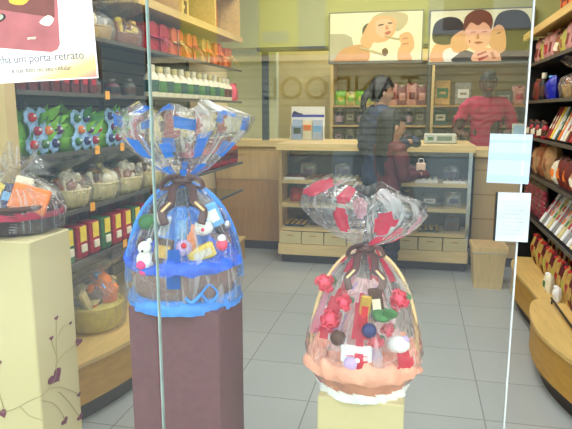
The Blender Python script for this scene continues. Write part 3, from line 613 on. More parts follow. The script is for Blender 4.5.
for nm, b, l, r in [('gift_card', B().rbox(-.045, .045, -.004, .004, -.024, .024, 'white', .002).box(-.03, .03, -.0046, -.004, -.008, -.005, 'pink'), (-.02, -.145, .155), (R(-12), 0, 0)),
    ('wrapped_sweet', B().ball((0, 0, 0), .024, 'lilac', 12).ball((.02, 0, .012), .014, 'white', 10), (-.035, -.15, .125), (0, 0, 0)), ('wrapped_sweet', B().ball((0, 0, 0), .026, 'white', 12, sx=1.3).ball((.02, 0, .016), .012, 'lilac', 10), (.10, -.11, .175), (0, 0, 0)),
    ('chocolate_bar', B().rbox(-.016, .016, -.008, .008, -.05, .05, 'goldpaper', .003).box(-.01, .01, -.009, -.008, -.02, .02, 'red'), (0, -.11, .27), (0, .12, 0)), ('chocolate_bar', B().rbox(-.02, .02, -.008, .008, -.05, .05, 'choc', .003).box(-.012, .012, -.009, -.008, -.02, .02, 'ivory'), (.035, -.1, .29), (0, -.15, 0)),
    ('leaves', B().ball((0, 0, 0), .03, 'green_leaf', 10, sz=.4).ball((.02, -.01, .02), .022, 'green_leaf', 10, sy=.3), (.05, -.11, .265), (.5, .2, 0)), ('truffle', B().ball((0, 0, 0), .024, 'choc', 12), (-.075, -.12, .19), (0, 0, 0)),
    ('truffle', B().ball((0, 0, 0), .022, 'navy', 12), (.015, -.14, .225), (0, 0, 0)), ('wrapped_box', B().rbox(-.03, .03, -.03, .03, -.05, .05, 'white', .005).box(-.006, .006, -.031, .031, -.05, .051, 'pink'), (-.09, -.02, .20), (0, 0, .4))]:
    o = link(nm, b.mesh(nm), red); o.location = l; o.rotation_euler = r

# the dark one on the tall cream pedestal
dark_wrap = wrap_mesh('cellophane_wrap', [(.15, -.002), (.175, .01), (.19, .08), (.17, .13), (.11, .17), (.04, .20), (.09, .22), (.13, .25)], 5, seed=8.1, sy=.8, fold=.2, per=6)
mat('basket_dark', (70, 48, 46), .5, bump=.3, bscale=150)
dk = thing('gift_basket', 'dark gift basket with red ribbon on the tall cream pedestal', 'gift basket', [
    ('basket', wicker('basket', .14, .165, .085, 'basket_dark', 'choc')), ('ribbon', cloth_ring('ribbon', .158, .075, 'crimson', .022, 3, .003, 60, .014)), ('cellophane_wrap', dark_wrap),
    ('ribbon_bow', bow_mesh('crimson', .8))], (-1.375, 1.765, .99))
kid(dk, 'ribbon_bow').location = (.02, -.17, .06); kid(dk, 'ribbon_bow').rotation_euler = (0, 0, .1)
for nm, m1, m2, l, r, s in [('chocolate_box', 'orange', 'red', (.115, -.06, .115), (R(-25), .3, .4), (.06, .014, .045)), ('chocolate_box', 'yellow', 'white', (.0, -.08, .125), (R(-15), .3, .3), (.026, .015, .05)), ('chocolate_box', 'navy', 'skyblue', (.035, -.07, .12), (R(-15), .25, .4), (.022, .012, .05)),
    ('chocolate_box', 'ivory', 'yellow', (.075, -.04, .145), (R(-10), .3, .4), (.028, .012, .045)), ('chocolate_box', 'white', 'red', (-.09, -.08, .11), (0, .1, .1), (.04, .014, .04))]:
    o = link(nm, B().rbox(-s[0], s[0], -s[1], s[1], -s[2], s[2], m1, .004).box(-s[0] * .6, s[0] * .6, -s[1] - .0012, -s[1], -s[2] * .2, s[2] * .4, m2 if m1 not in ('orange',) else 'orange').mesh(nm), dk); o.location = l; o.rotation_euler = r

# ---------------------------------------------------------------- people
mat('skin_light', (214, 160, 132), .5, var=.04); mat('skin_dark', (92, 62, 52), .5, var=.06); mat('hair', (14, 12, 14), .5, var=.2, scale=60, bump=.4, bscale=120)
mat('eye_white', (236, 232, 226), .3); mat('eye_dark', (30, 22, 20), .2); mat('lip', (160, 78, 76), .4)
mat('jacket', (44, 56, 84), .7, var=.12, bump=.3, bscale=40); mat('jeans', (36, 38, 52), .8, var=.12, bump=.3, bscale=60); mat('maroon', (92, 30, 38), .7, var=.15, bump=.3, bscale=40)
mat('crimson_shirt', (190, 26, 84), .7, var=.08, bump=.3, bscale=30); mat('shoe', (30, 28, 30), .5); mat('shoe_white', (190, 190, 190), .5)
def head_geo(c, s, look, tilt=0):
    """head mesh data around its centre: jaw, nose, brow, ears; faces -Y before the turn"""
    v = []; f = []; n, h = 40, 28
    for k in range(h + 1):
        th = PI * k / h; z = -math.cos(th)
        for i in range(n):
            a = 2 * PI * i / n; x = math.sin(th) * math.cos(a); y = math.sin(th) * math.sin(a)
            X, Y, Z = x * .074, y * .094, z * .115
            if z < 0: X *= 1 - .32 * (-z) ** 1.5; Y = Y * (1 - .12 * (-z)) - .012 * (-z)
            if y > 0: Y *= 1.05
            fr = max(0, -y)
            Y -= .022 * math.exp(-((x / .13) ** 2)) * math.exp(-(((z + .12) / .16) ** 2)) * fr          # nose
            Y -= .006 * math.exp(-((x / .4) ** 2)) * math.exp(-(((z - .22) / .1) ** 2)) * fr             # brow
            Y += .009 * (math.exp(-(((x - .36) / .16) ** 2)) + math.exp(-(((x + .36) / .16) ** 2))) * math.exp(-(((z - .06) / .1) ** 2)) * fr
            Y -= .006 * math.exp(-((x / .25) ** 2)) * math.exp(-(((z + .42) / .07) ** 2)) * fr           # lips
            Y -= .008 * math.exp(-((x / .25) ** 2)) * math.exp(-(((z + .75) / .12) ** 2)) * fr           # chin
            v.append((X * s, Y * s, Z * s))
    for k in range(h):
        for i in range(n): j = (i + 1) % n; f.append((k * n + i, k * n + j, (k + 1) * n + j, (k + 1) * n + i))
    b = B(); b.add(v, f, 'hair', None, True)
    for sd in (-1, 1): b.ball((sd * .076 * s, .005 * s, -.008 * s), .03 * s, 'hair', 10, sx=.35, sy=.6)
    return b, Matrix.Translation(c) @ Matrix.Rotation(look, 4, 'Z') @ Matrix.Rotation(tilt, 4, 'X')
def human(name, label, loc, face, H, skin, arms, garments, hair, look=0, tilt=0, lean=0, female=True, stance=.07, head_s=1.0):
    """joints in metres for height H; arms: two lists [shoulder offset, elbow, wrist, hand direction]; built facing -Y then turned by face"""
    k = H / 1.7; J = []; E_ = []; Rr = []
    def jn(p, r, par=None):
        J.append(Vector(p)); Rr.append(r); i = len(J) - 1
        if par is not None: E_.append((par, i))
        return i
    sw = (.165 if female else .185) * k
    pel = jn((0, 0, .93 * k), (.115 if female else .12) * k); wa = jn((0, lean * .2, 1.07 * k), (.10 if female else .125) * k, pel); ch = jn((0, lean * .5, 1.24 * k), (.125 if female else .145) * k, wa)
    up = jn((0, lean * .8, 1.37 * k), .085 * k, ch); ne = jn((0, lean - .005, 1.45 * k), .048 * k, up); hb = jn((0, lean * 1.1 - .01, 1.53 * k), .05 * k, ne)
    for sd in (-1, 1):
        hip = jn((sd * .075 * k, 0, .88 * k), .092 * k, pel); kn = jn((sd * (stance + .01) * k, -.012, .49 * k), .058 * k, hip); ca = jn((sd * (stance + .012) * k, .01, .34 * k), .05 * k, kn)
        an = jn((sd * (stance + .015) * k, .012, .085 * k), .036 * k, ca); he = jn((sd * (stance + .016) * k, -.02, .045 * k), .04 * k, an); jn((sd * (stance + .03) * k, -.15 * k, .03 * k), .03 * k, he)
        sh = jn((sd * sw * .72, lean * .8, 1.385 * k), .062 * k, up); s2 = jn((sd * sw, lean * .8, 1.37 * k), .054 * k, sh)
        el, wr, hd = [Vector(q) * k for q in arms[0 if sd < 0 else 1]]
        e = jn(el, .039 * k, s2); m_ = jn(el.lerp(wr, .35), .037 * k, e); w = jn(wr, .025 * k, m_)
        d = hd.normalized(); side = d.orthogonal().normalized() if abs(d.z) > .9 else d.cross(Vector((0, 0, 1))).normalized(); nor = side.cross(d)
        pm = jn(wr + d * .045 * k, .027 * k, w)
        for q, ln in ((-1.5, .055), (-.5, .07), (.5, .074), (1.5, .062)):
            a1 = jn(wr + d * .075 * k + side * q * .017 * k, .0095 * k, pm); a2 = jn(J[a1] + (d * .6 - nor * .4) * ln * k * .55, .0085 * k, a1); jn(J[a2] + (d * .3 - nor * .8) * ln * k * .5, .0075 * k, a2)
        t1 = jn(wr + d * .03 * k - side * sd * .03 * k, .011 * k, w); jn(J[t1] + (d * .7 - side * sd * .4 - nor * .3) * .04 * k, .009 * k, t1)
    me = bpy.data.meshes.new('skeleton'); me.from_pydata([tuple(v) for v in J], E_, []); o = bpy.data.objects.new('skeleton', me); COL.objects.link(o)
    sk = o.modifiers.new('s', 'SKIN'); 
    for i, r in enumerate(Rr): me.skin_vertices[0].data[i].radius = (r, r * (.78 if i in (0, 1, 2, 3) else 1))
    me.skin_vertices[0].data[0].use_root = True
    o.modifiers.new('u', 'SUBSURF').levels = 2
    dg = bpy.context.evaluated_depsgraph_get(); m2 = bpy.data.meshes.new_from_object(o.evaluated_get(dg)); bpy.data.objects.remove(o)
    hc = Vector((0, lean * 1.1 - .018, 1.585 * k)); hs = head_s * (.9 + .1 * k)
    hbld, HX = head_geo(hc, hs, look, tilt)
    b = B(); b.add([tuple(v.co) for v in m2.vertices], [tuple(p.vertices) for p in m2.polygons], skin, None, True)
    b.add([tuple(HX @ Vector(v)) for v in hbld.v], hbld.f, skin, None, True)
    o = link('tmp', b.mesh('tmp')); r = o.modifiers.new('r', 'REMESH'); r.mode = 'VOXEL'; r.voxel_size = .0065; sm = o.modifiers.new('m', 'SMOOTH'); sm.iterations = 2; sm.factor = .4
    dg = bpy.context.evaluated_depsgraph_get(); body = bpy.data.meshes.new_from_object(o.evaluated_get(dg)); bpy.data.objects.remove(o)
    body.materials.clear()
    for q in (skin, 'eye_white', 'eye_dark', 'lip'): body.materials.append(M[q])
    HI = HX.inverted()
    for p in body.polygons:
        p.use_smooth = True; c = HI @ p.center / hs
        if c.y < -.05 and abs(c.z) < .11:
            for sd in (-1, 1):
                dx, dz = c.x - sd * .028, c.z - .008
                if (dx / .013) ** 2 + (dz / .006) ** 2 < 1: p.material_index = 2 if abs(dx) < .006 else 1
                if abs(dx) < .018 and .022 < c.z + .12 * abs(dx) < .029: p.material_index = 2
            if (c.x / .022) ** 2 + ((c.z + .047) / .008) ** 2 < 1: p.material_index = 3
    root = link(name, None); link('body', body, root)
    wrists = [Vector(arms[0][1]) * k, Vector(arms[1][1]) * k]; elb = [Vector(arms[0][0]) * k, Vector(arms[1][0]) * k]
    # garments follow the body surface
    for gname, gm, off, test in garments:
        keep = [p for p in body.polygons if test(p.center / k, [((p.center - w).length) / k for w in wrists], [((p.center - w).length) / k for w in elb], (HI @ p.center))]
        ids = {}; vs = []; fs = []
        for p in keep:
            f = []
            for i in p.vertices:
                if i not in ids:
                    ids[i] = len(vs); v = body.vertices[i]; vs.append(v.co + v.normal * (off + .008 * noise.noise(v.co * 14) + .004 * math.sin(v.co.z * 60 + 9 * noise.noise(v.co * 6))))
                f.append(ids[i])
            fs.append(f)
        g = B().add(vs, fs, gm, None, True); go = link(gname, g.mesh(gname), root)
        sd_ = go.modifiers.new('t', 'SOLIDIFY'); sd_.thickness = .006
    if hair:
        hb_ = B(); hair(hb_, HX, hs, head_geo(hc, hs * 1.0, look, tilt)[0]); link('hair', hb_.mesh('hair'), root)
    root.location = loc; root.rotation_euler = (0, 0, face)
    return tag(root, label, 'person')
def scalp(b, HX, hs, hb_, grow=1.12, line=.25, back=-.5):
    """hair cap over the skull: grown head surface without the face"""
    vs = []; ids = {}; fs = []
    for f in hb_.f[:40 * 28]:
        c = sum((Vector(hb_.v[i]) for i in f), Vector()) / 4 / hs
        z = c.z / .115; y = c.y / .094
        lim = line if y < -.25 else (line + (back - line) * min(1, (y + .25) / .6))
        if z > lim:
            g = []
            for i in f:
                if i not in ids:
                    v = Vector(hb_.v[i]); ids[i] = len(vs); q = noise.noise(v * 40 / hs); vs.append(tuple(HX @ (v * (grow + .05 * q))))
                g.append(ids[i])
            fs.append(g)
    b.add(vs, fs, 'hair', None, True)
    # close underside so the hair has thickness
def hair_long(ln):
    def f(b, HX, hs, hb_):
        scalp(b, HX, hs, hb_, 1.13, .35, -.75); random.seed(3)
        for k in range(46):
            a = R(22 + 136 * k / 45); r = .088 * hs
            p0 = HX @ Vector((math.cos(a) * r * .95, math.sin(a) * r * 1.05 + .01, .02)); L = ln * random.uniform(.85, 1.05)
            w = Vector((p0.x, p0.y, 0)); out = (HX.to_3x3() @ Vector((math.cos(a), math.sin(a), 0))) * .02
            dr = lambda q, z: HX @ (Vector((math.cos(a) * q, math.sin(a) * q * 1.15 + .01, z)) * hs)
            pts = [dr(.02, .120), dr(.068, .088), dr(.086, .03), p0 + out * .2 - Vector((0, 0, L * .3)), p0 + out * .6 - Vector((0, 0, L * .65)), p0 * .5 + (HX @ Vector((0, .07, .02))) * .5 - Vector((0, 0, L))]
            _ = [p0 + out * .6 + Vector((0, 0, -L * .3)), p0 + out * 1.2 + Vector((0, 0, -L * .65)), p0 + out * .6 + Vector((0, .01, -L))]
            b.tube(spline(pts, 4, False), [.014 * hs] * 16 + [.012, .010, .008, .006, .003][:5], 'hair', 6)
    return f
def hair_short(line=.3, grow=1.08):
    return lambda b, HX, hs, hb_: scalp(b, HX, hs, hb_, grow, line, -.45)
def hair_tied(b, HX, hs, hb_):
    scalp(b, HX, hs, hb_, 1.15, .3, -.6); random.seed(5)
    for k in range(16):
        a = 2 * PI * k / 16; c = Vector((math.cos(a) * .02, .11 + .01 * math.sin(a), -.02 + math.sin(a) * .02))
        b.tube(spline([HX @ (c * .8), HX @ c, HX @ (c + Vector((0, .03, -.05))), HX @ (c + Vector((0, .03, -.12)))], 4, False), .014, 'hair', 6)
top = lambda lo, hi: (lambda c, w, e, h: lo < c.z < hi and min(w) > .035 and not (c.z < .95 and abs(c.x) > .16 and 0))
pants = lambda hi: (lambda c, w, e, h: .075 < c.z < hi and min(w) > .13 and abs(c.x) < .19)
shoes = lambda c, w, e, h: c.z < .10
def tee(c, w, e, h): return .9 < c.z < 1.445 and min(w) > .20 and min(e) > .05
human('person', 'tall person in a dark jacket with tied dark hair, seen at the display case', (-.30, 4.80, 0), R(125), 1.66, 'skin_light',
    [[(-.215, .03, 1.10), (-.16, -.18, 1.18), (.3, -1, .1)], [(.215, .02, 1.10), (.12, -.20, 1.19), (-.3, -1, .1)]],
    [('jacket', 'jacket', .022, top(.84, 1.455)), ('trousers', 'jeans', .012, pants(.92)), ('shoes', 'shoe', .008, shoes)], hair_tied, look=R(-12), tilt=R(4))
human('person', 'small long-haired person in a maroon top holding a light bag at the display case', (-.19, 4.47, 0), R(125), 1.38, 'skin_light',
    [[(-.20, -.03, 1.12), (-.13, -.23, 1.14), (.3, -1, .1)], [(.20, -.03, 1.12), (.13, -.24, 1.16), (-.3, -1, .1)]],
    [('top', 'maroon', .016, top(.90, 1.44)), ('trousers', 'jeans', .014, pants(.97)), ('shoes', 'shoe', .008, shoes)], hair_long(.44), look=R(-8), tilt=R(8), head_s=1.04)
human('person', 'worker in a crimson shirt with short dark hair behind the counter', (.68, 6.28, 0), R(4), 1.79, 'skin_dark',
    [[(-.28, -.02, 1.12), (-.24, -.20, 1.12), (.2, -1, 0)], [(.27, -.02, 1.12), (.16, -.24, 1.14), (-.3, -1, 0)]],
    [('shirt', 'crimson_shirt', .02, tee), ('trousers', 'jeans', .012, pants(.93)), ('shoes', 'shoe', .008, shoes)], hair_short(.28, 1.10), female=False, tilt=R(6), head_s=1.04)
mat('lightbag', (240, 206, 180), .6)
thing('paper_bag', 'small light paper bag held by the small person in maroon', 'bag', [('body', B().rbox(-.035, .035, -.02, .02, 0, .10, 'lightbag', .004).mesh('body')),
    ('handle', B().tube(spline([(-.02, 0, .10), (-.015, 0, .13), (.015, 0, .13), (.02, 0, .10)], 5, False), .003, 'white', 6).mesh('handle'))], (.045, 4.655, .90), 0)

# ---------------------------------------------------------------- goods: one of each kind, then copies
CACHE = {}
def goods(kind, *c):
    """list of (part, mesh) for one article standing on z=0 and facing -Y; or a single mesh"""
    key = (kind,) + c
    if key in CACHE: return CACHE[key]
    if kind == 'pouch':        # w, h, d, colour, label colour, tie colour
        w, h, d, m, lm, tm = c; b = B(); b.pillow(w, h, d, m, seed=hash_(key), fm=lambda u, v, s: lm if (.2 < u < .8 and .22 < v < .55) else m)
        r = [('bag', b.mesh('bag')), ('tie', B().tube(spline([(-w * .22, 0, h * .97), (0, -d * .3, h * .93), (w * .22, 0, h * .97)], 4, False), .006, tm, 6).ball((0, -d * .25, h * .94), .012, tm, 8).mesh('tie'))]
    elif kind == 'heartbox':   # w, h, d, m, ribbon
        w, h, d, m, rm = c; pts = [(x, z + h * .53) for x, z in heart(0, w * .52, 0, 0)]; pts = [(x, (z - h * .5) * (h / w) * .98 + h * .5) for x, z in pts]
        b = B().prism(pts, d, m, Matrix.Translation((0, d / 2, 0))); b.rbox(-w * .42, w * .42, -d * .48, d * .48, 0, h * .62, m, .01)
        r = [('box', b.mesh('box')), ('ribbon', B().tube([(0, -d / 2 - .004, .01), (0, -d / 2 - .004, h * .75)], .012, rm, 6, flat=.3).tube([(-w * .4, -d / 2 - .004, h * .45), (w * .4, -d / 2 - .004, h * .45)], .012, rm, 6, flat=.3).mesh('ribbon')),
             ('bow', bow_mesh(rm, .55)), ]
    elif kind == 'jar':        # bottle shape: r, h, m body, cap, label
        rr, h, m, cm, lm = c
        r = [('body', B().lathe([(rr * .9, 0), (rr, .01), (rr, h * .62), (rr * .6, h * .76), (rr * .45, h * .82)], m, 16).mesh('body')), ('cap', B().lathe([(rr * .5, h * .80), (rr * .55, h * .82), (rr * .55, h), (rr * .4, h * 1.01)], cm, 12).mesh('cap')),
             ('label', B().lathe([(rr * 1.02, h * .18), (rr * 1.03, h * .2), (rr * 1.03, h * .52), (rr * 1.02, h * .54)], lm, 16, caps=False).mesh('label'))]
    elif kind == 'box':        # w, h, d, m, label
        w, h, d, m, lm = c; r = [('box', B().rbox(-w / 2, w / 2, -d / 2, d / 2, 0, h, m, min(w, d) * .08).mesh('box')), ('label', B().box(-w * .34, w * .34, -d / 2 - .0016, -d / 2, h * .3, h * .7, lm).box(-w * .2, w * .2, -d / 2 - .0024, -d / 2 - .0016, h * .45, h * .55, m).mesh('label'))]
    elif kind == 'cup':        # tall red box with a yellow face and a white lower label
        w, h, d, m, lm = c; r = [('box', B().rbox(-w / 2, w / 2, -d / 2, d / 2, 0, h, m, .006).mesh('box')), ('window', B().rbox(-w * .3, w * .3, -d / 2 - .006, -d / 2, h * .5, h * .97, lm, .003).mesh('window')),
             ('label', B().rbox(-w * .26, w * .26, -d / 2 - .010, -d / 2, h * .18, h * .42, 'ivory', .003).mesh('label'))]
    elif kind == 'wrapped':    # small wicker basket in cellophane: r, h, basket mat, content mats, bow mat, cello mat
        rr, h, m, cs, bm_, cm = c; b = B(); random.seed(hash_(key))
        for k in range(20):
            a = random.uniform(0, 6.3); q = random.uniform(0, rr * .7); b.ball((math.cos(a) * q, math.sin(a) * q, h * .3 + random.uniform(0, h * .3)), rr * random.uniform(.2, .34), cs[k % len(cs)], 9, sz=random.uniform(.7, 1.2))
        for k in range(5): b.rbox(-rr * .13, rr * .13, -.012, .012, 0, h * .3, cs[(k + 1) % len(cs)], .003, Matrix.Translation((rr * (-.6 + .3 * k), -rr * .25, h * .3)) @ Matrix.Rotation(R(-30 + 15 * k), 4, 'Y'))
        wp = wrap_mesh('wrap', [(rr * .8, 0), (rr * 1.05, h * .04), (rr * 1.12, h * .3), (rr * 1.0, h * .5), (rr * .55, h * .64), (rr * .2, h * .69), (rr * .8, h * .84), (rr * 1.15, h)], 5, cm, n=40, seed=hash_(key) % 7, fold=.2, per=5, edge=.012)
        bo = bow_mesh(bm_, rr * 3.2)
        bo.transform(Matrix.Translation((0, -rr * .2, h * .69)))
        r = [('basket', wicker('basket', rr * .8, rr * .98, h * .3, m, m, 5, 30)), ('sweets', b.mesh('sweets')), ('wrap', wp), ('bow', bo)]
    elif kind == 'truffles':   # green basket of foil flowers: width, height, colour seed
        w, h, sd = c; random.seed(sd); b = B()
        for k in range(30):
            a = random.uniform(0, 6.3); q = random.uniform(.3, 1) * w * .5
            b.add([(0, 0, 0), (-.018, 0, .05), (0, 0, .10), (.018, 0, .05)], [(0, 1, 2, 3)], ['limegreen', 'limegreen', 'leafgreen'][k % 3], Matrix.Translation((math.cos(a) * q * .8, math.sin(a) * q * .35 - .02, h * random.uniform(.1, .75))) @ Matrix.Rotation(a, 4, 'Z') @ Matrix.Rotation(R(random.uniform(20, 70)), 4, 'Y'))
        r = [('basket', B().lathe([(w * .4, 0), (w * .5, h * .3), (w * .48, h * .32)], 'limegreen', 24, sy=.5).ball((0, 0, h * .45), w * .42, 'limegreen', 16, sy=.45, sz=.9).mesh('basket')), ('leaves', b.mesh('leaves'))]
        cs = ['red', 'green_leaf', 'navy', 'crimson', 'orange', 'purple']
        for k in range(8):
            x = (-.34 + .34 * (k % 3)) * w * .82 + (k // 3 % 2) * .03; z = h * (.2 + .3 * (k // 3)); fb_ = B(); m = cs[(k + sd) % 6]
            for j in range(7):
                a = j * 2 * PI / 7; fb_.ball((math.cos(a) * .026, .0, math.sin(a) * .026), .017, 'paleblue', 8, sy=.4)
            fb_.ball((0, -.010, 0), .020, m, 12).ball((-.006, -.028, .006), .006, 'white', 6)
            me = fb_.mesh('truffle_flower'); me.transform(Matrix.Translation((x, -w * .24, z))); r.append(('truffle_flower', me))
    elif kind == 'gobag':      # bag with round balls showing in rows: w, h, d, ball mat
        w, h, d, m = c; b = B()
        for i in range(5):
            for j in range(6): b.ball((-w * .4 + w * .2 * i, -d * .1 * ((i + j) % 2), h * (.09 + .155 * j)), w * .115, m, 9)
        r = [('sweets', b.mesh('sweets')), ('bag', B().pillow(w * 1.1, h * 1.12, d, 'cello_far', seed=3).mesh('bag'))]
    elif kind == 'tray':       # w, d, tray mat, sweet mat, rows, cols
        w, d, tm, sm_, nr, nc = c; b = B().box(-w / 2, w / 2, -d / 2, d / 2, 0, .008, tm).box(-w / 2, w / 2, -d / 2, -d / 2 + .006, .008, .022, tm); s_ = B()
        for i in range(nc):
            for j in range(nr): s_.ball((-w * .42 + w * .84 * i / max(1, nc - 1), -d * .38 + d * .76 * j / max(1, nr - 1), .02), min(w / nc, d / nr) * .42, sm_, 8, sz=.7)
        r = [('tray', b.mesh('tray')), ('sweets', s_.mesh('sweets'))]
    CACHE[key] = r; return r
def hash_(k): return sum((i + 1) * ord(ch) for i, ch in enumerate(str(k))) % 97
def spawn(name, label, cat, parts, loc, rz=0, group=None, rot=None, scale=1):
    # each copy shares mesh data with the first of its kind and has its own parts
    return thing(name, label, cat, parts, loc, rz, group, scale, rot)
mat('limegreen', (132, 196, 60), .5, var=.25); mat('leafgreen', (70, 140, 60), .5, var=.3); mat('paleblue', (160, 200, 236), .4, var=.1); mat('purple', (104, 40, 104), .4)
mat('redbox', (178, 34, 50), .45, var=.2); mat('orangebox', (226, 110, 50), .45, var=.12); mat('darkred', (92, 28, 34), .45, var=.2); mat('teal', (40, 86, 80), .5); mat('goldbag', (196, 158, 84), .35, var=.25, bump=.5, bscale=50); mat('greybag', (150, 148, 140), .35, var=.3, bump=.5, bscale=50)
mat('redbag', (178, 30, 42), .35, var=.2, bump=.5, bscale=60); mat('copper', (150, 92, 60), .35, var=.3, bump=.4, bscale=50); mat('yellowgreen', (190, 180, 84), .5, var=.2); mat('pinkbag', (206, 148, 140), .45, var=.2); mat('bluefoil', (30, 40, 170), .3, var=.2, bump=.5, bscale=50)
mat('cream_basket', (226, 208, 146), .6, var=.15, bump=.4, bscale=60); mat('strawyellow', (222, 206, 96), .6, var=.12, bump=.3, bscale=120)
N1 = ['nearest', 'second nearest', 'third nearest', 'fourth nearest', 'fifth nearest', 'sixth nearest', 'seventh nearest', 'eighth nearest', 'ninth nearest', 'tenth nearest', 'eleventh nearest', 'twelfth nearest', 'thirteenth nearest', 'fourteenth nearest']
LEFT, RIGHT = R(90), R(-90)
def row(name, look, cat, where, kinds, x, ys, z, rz, group, jit=.0, rots=None, dx=None):
    random.seed(len(look))
    for i, y in enumerate(ys):
        k = kinds[i % len(kinds)]; lk = look[i % len(look)] if isinstance(look, list) else look
        rot = rots(i) if rots else (0, 0, rz + random.uniform(-jit, jit))
        spawn(name, f'{lk}, {N1[i]} {where}', cat, goods(*k), (x + (dx[i] if dx else 0), y, z), rz, group, rot)
ys = lambda a, b, n: [a + (b - a) * i / (n - 1) for i in range(n)]

# left wall, top to bottom
row('sweet_bag', ['copper foil sweet bag', 'pale grey sweet bag', 'gold sweet bag'], 'bag', 'on the topmost left glass shelf',
    [('pouch', .2, .24, .12, 'copper', 'goldbag', 'choc'), ('pouch', .2, .22, .12, 'greybag', 'white', 'copper'), ('pouch', .18, .24, .12, 'goldbag', 'copper', 'red')], -1.62, ys(2.12, 2.86, 4), 1.986, LEFT, 'foil sweet bags on the topmost left shelf', .2)
row('wrapped_basket', ['gold and grey wrapped basket', 'brown and gold wrapped basket'], 'gift basket', 'on the shelf right of the promotional sheet',
    [('wrapped', .11, .23, 'goldbag', ('goldpaper', 'greybag', 'ivory'), 'choc', 'cello_far'), ('wrapped', .11, .225, 'copper', ('goldpaper', 'copper', 'yellow', 'brownred'), 'goldpaper', 'cello_far')], -1.62, ys(2.15, 3.06, 4), 1.736, LEFT, 'wrapped baskets on the second left shelf')
row('heart_box', ['large crimson heart-topped gift box', 'orange gift box', 'red-orange gift box', 'pale orange gift box', 'bright orange gift box', 'small orange gift box'], 'box', 'below the wood cabinet on the left',
    [('heartbox', .30, .205, .12, 'redbox', 'crimson'), ('heartbox', .2, .21, .1, 'orangebox', 'goldbag'), ('heartbox', .2, .205, .1, 'orangebox', 'redbag'), ('heartbox', .2, .205, .1, 'goldbag', 'orange'), ('heartbox', .2, .205, .1, 'orangebox', 'orange'), ('heartbox', .18, .19, .1, 'orangebox', 'goldbag')],
    -1.58, [3.36, 3.66, 3.92, 4.2, 4.47, 4.73], 1.736, LEFT, 'gift boxes below the left wood cabinet')
for o in list(COL.objects):
    if o.name.startswith('heart_box') or o.get('category') == 'box':
        for c in o.children:
            if c.name.split('.')[0] == 'bow': c.location = (0, -.062, .1)
row('chocolate_box', 'thin dark red chocolate box', 'box', 'in the row under the promotional sheet', [('box', .055, .15, .1, 'darkred', 'redbox')], -1.56, ys(2.05, 2.58, 8), 1.476, LEFT, 'dark red boxes under the promotional sheet')
row('dark_tin', ['low dark grey tin with brown label', 'low dark red tin'], 'tin', 'on the dim fourth left shelf', [('jar', .04, .10, 'dark_slat', 'dark_slat', 'choc'), ('jar', .04, .09, 'darkred', 'dark_slat', 'black')], -1.6, ys(2.72, 3.1, 3), 1.476, LEFT, 'dark tins on the fourth left shelf')
row('bottle', ['cream bottle with dark green label', 'cream bottle with teal label'], 'bottle', 'in the row under the orange gift boxes', [('jar', .045, .19, 'ivory', 'ivory', 'teal'), ('jar', .045, .185, 'ivory', 'cream_basket', 'green_leaf')], -1.545, ys(3.28, 4.5, 12), 1.476, LEFT, 'cream bottles under the gift boxes')
row('bottle', ['cream bottle with dark red label'], 'bottle', 'at the far end under the gift boxes', [('jar', .045, .18, 'ivory', 'ivory', 'darkred')], -1.545, ys(4.60, 4.70, 2), 1.476, LEFT, 'red-label bottles at the far end')
spawn('sweet_bag', 'bright pink tied bag at the far end of the bottle row', 'bag', goods('pouch', .1, .15, .08, 'pink', 'crimson', 'crimson'), (-1.53, 4.82, 1.476), LEFT)
for i, (y, w, h) in enumerate([(2.22, .27, .19), (2.55, .27, .18), (2.86, .25, .19)]):
    spawn('truffle_basket', ['green basket of foil flower truffles beside the cream column', 'green basket of foil flower truffles, middle of three', 'green basket of foil flower truffles nearest the blue wrapped basket'][i], 'sweets', goods('truffles', w, h, i), (-1.62, y, 1.221), LEFT, 'green truffle baskets on the third left shelf')
row('sweet_bag', ['wine red sweet bag', 'pale cream sweet bag'], 'bag', 'behind the top of the blue cellophane fan', [('pouch', .18, .2, .1, 'redbag', 'ivory', 'ivory'), ('pouch', .18, .2, .1, 'cream_basket', 'choc', 'choc')], -1.6, ys(3.15, 4.7, 7), 1.221, LEFT, 'sweet bags behind the blue fan', .1)
row('wrapped_basket', ['cream wrapped basket of dark sweets', 'pale wrapped basket with gold sweets'], 'gift basket', 'on the shelf under the truffle baskets',
    [('wrapped', .118, .245, 'cream_basket', ('choc', 'ivory', 'goldpaper', 'copper', 'cream_basket'), 'cream_basket', 'cello_far'), ('wrapped', .118, .24, 'cream_basket', ('goldpaper', 'copper', 'ivory', 'dark_slat'), 'ivory', 'cello_far')], -1.60, ys(2.15, 3.5, 6), .961, LEFT, 'wrapped baskets on the lower left shelf')
row('gift_pot', 'wine red flared pot', 'pot', 'right of the blue handle', [('jar', .075, .22, 'redbag', 'crimson', 'darkred')], -1.56, ys(3.85, 4.78, 5), .961, LEFT, 'wine red pots on the lower left shelf')
row('sweet_tub', ['red box with yellow window', 'red box with yellow window', 'green box with yellow window'], 'box', 'in the lowest row behind the blue basket', [('cup', .085, .155, .08, 'redbox', 'yellow'), ('cup', .085, .155, .08, 'redbox', 'yellow'), ('cup', .085, .155, .08, 'green_leaf', 'yellow')], -1.54, ys(2.06, 3.05, 10), .721, LEFT, 'yellow-windowed boxes on the lowest left shelf')
row('chocolate_box', 'dark tall chocolate box', 'box', 'behind the yellow-windowed boxes', [('box', .12, .215, .07, 'dark_slat', 'darkred')], -1.75, ys(2.08, 3.6, 9), .721, LEFT, 'dark boxes on the lowest left shelf')
spawn('wrapped_basket', 'yellow straw basket in clear cellophane on the left base cabinet', 'gift basket', goods('wrapped', .155, .40, 'strawyellow', ('ivory', 'cream_basket', 'orange', 'choc'), 'skyblue', 'cello_far'), (-1.60, 2.60, .302), LEFT)
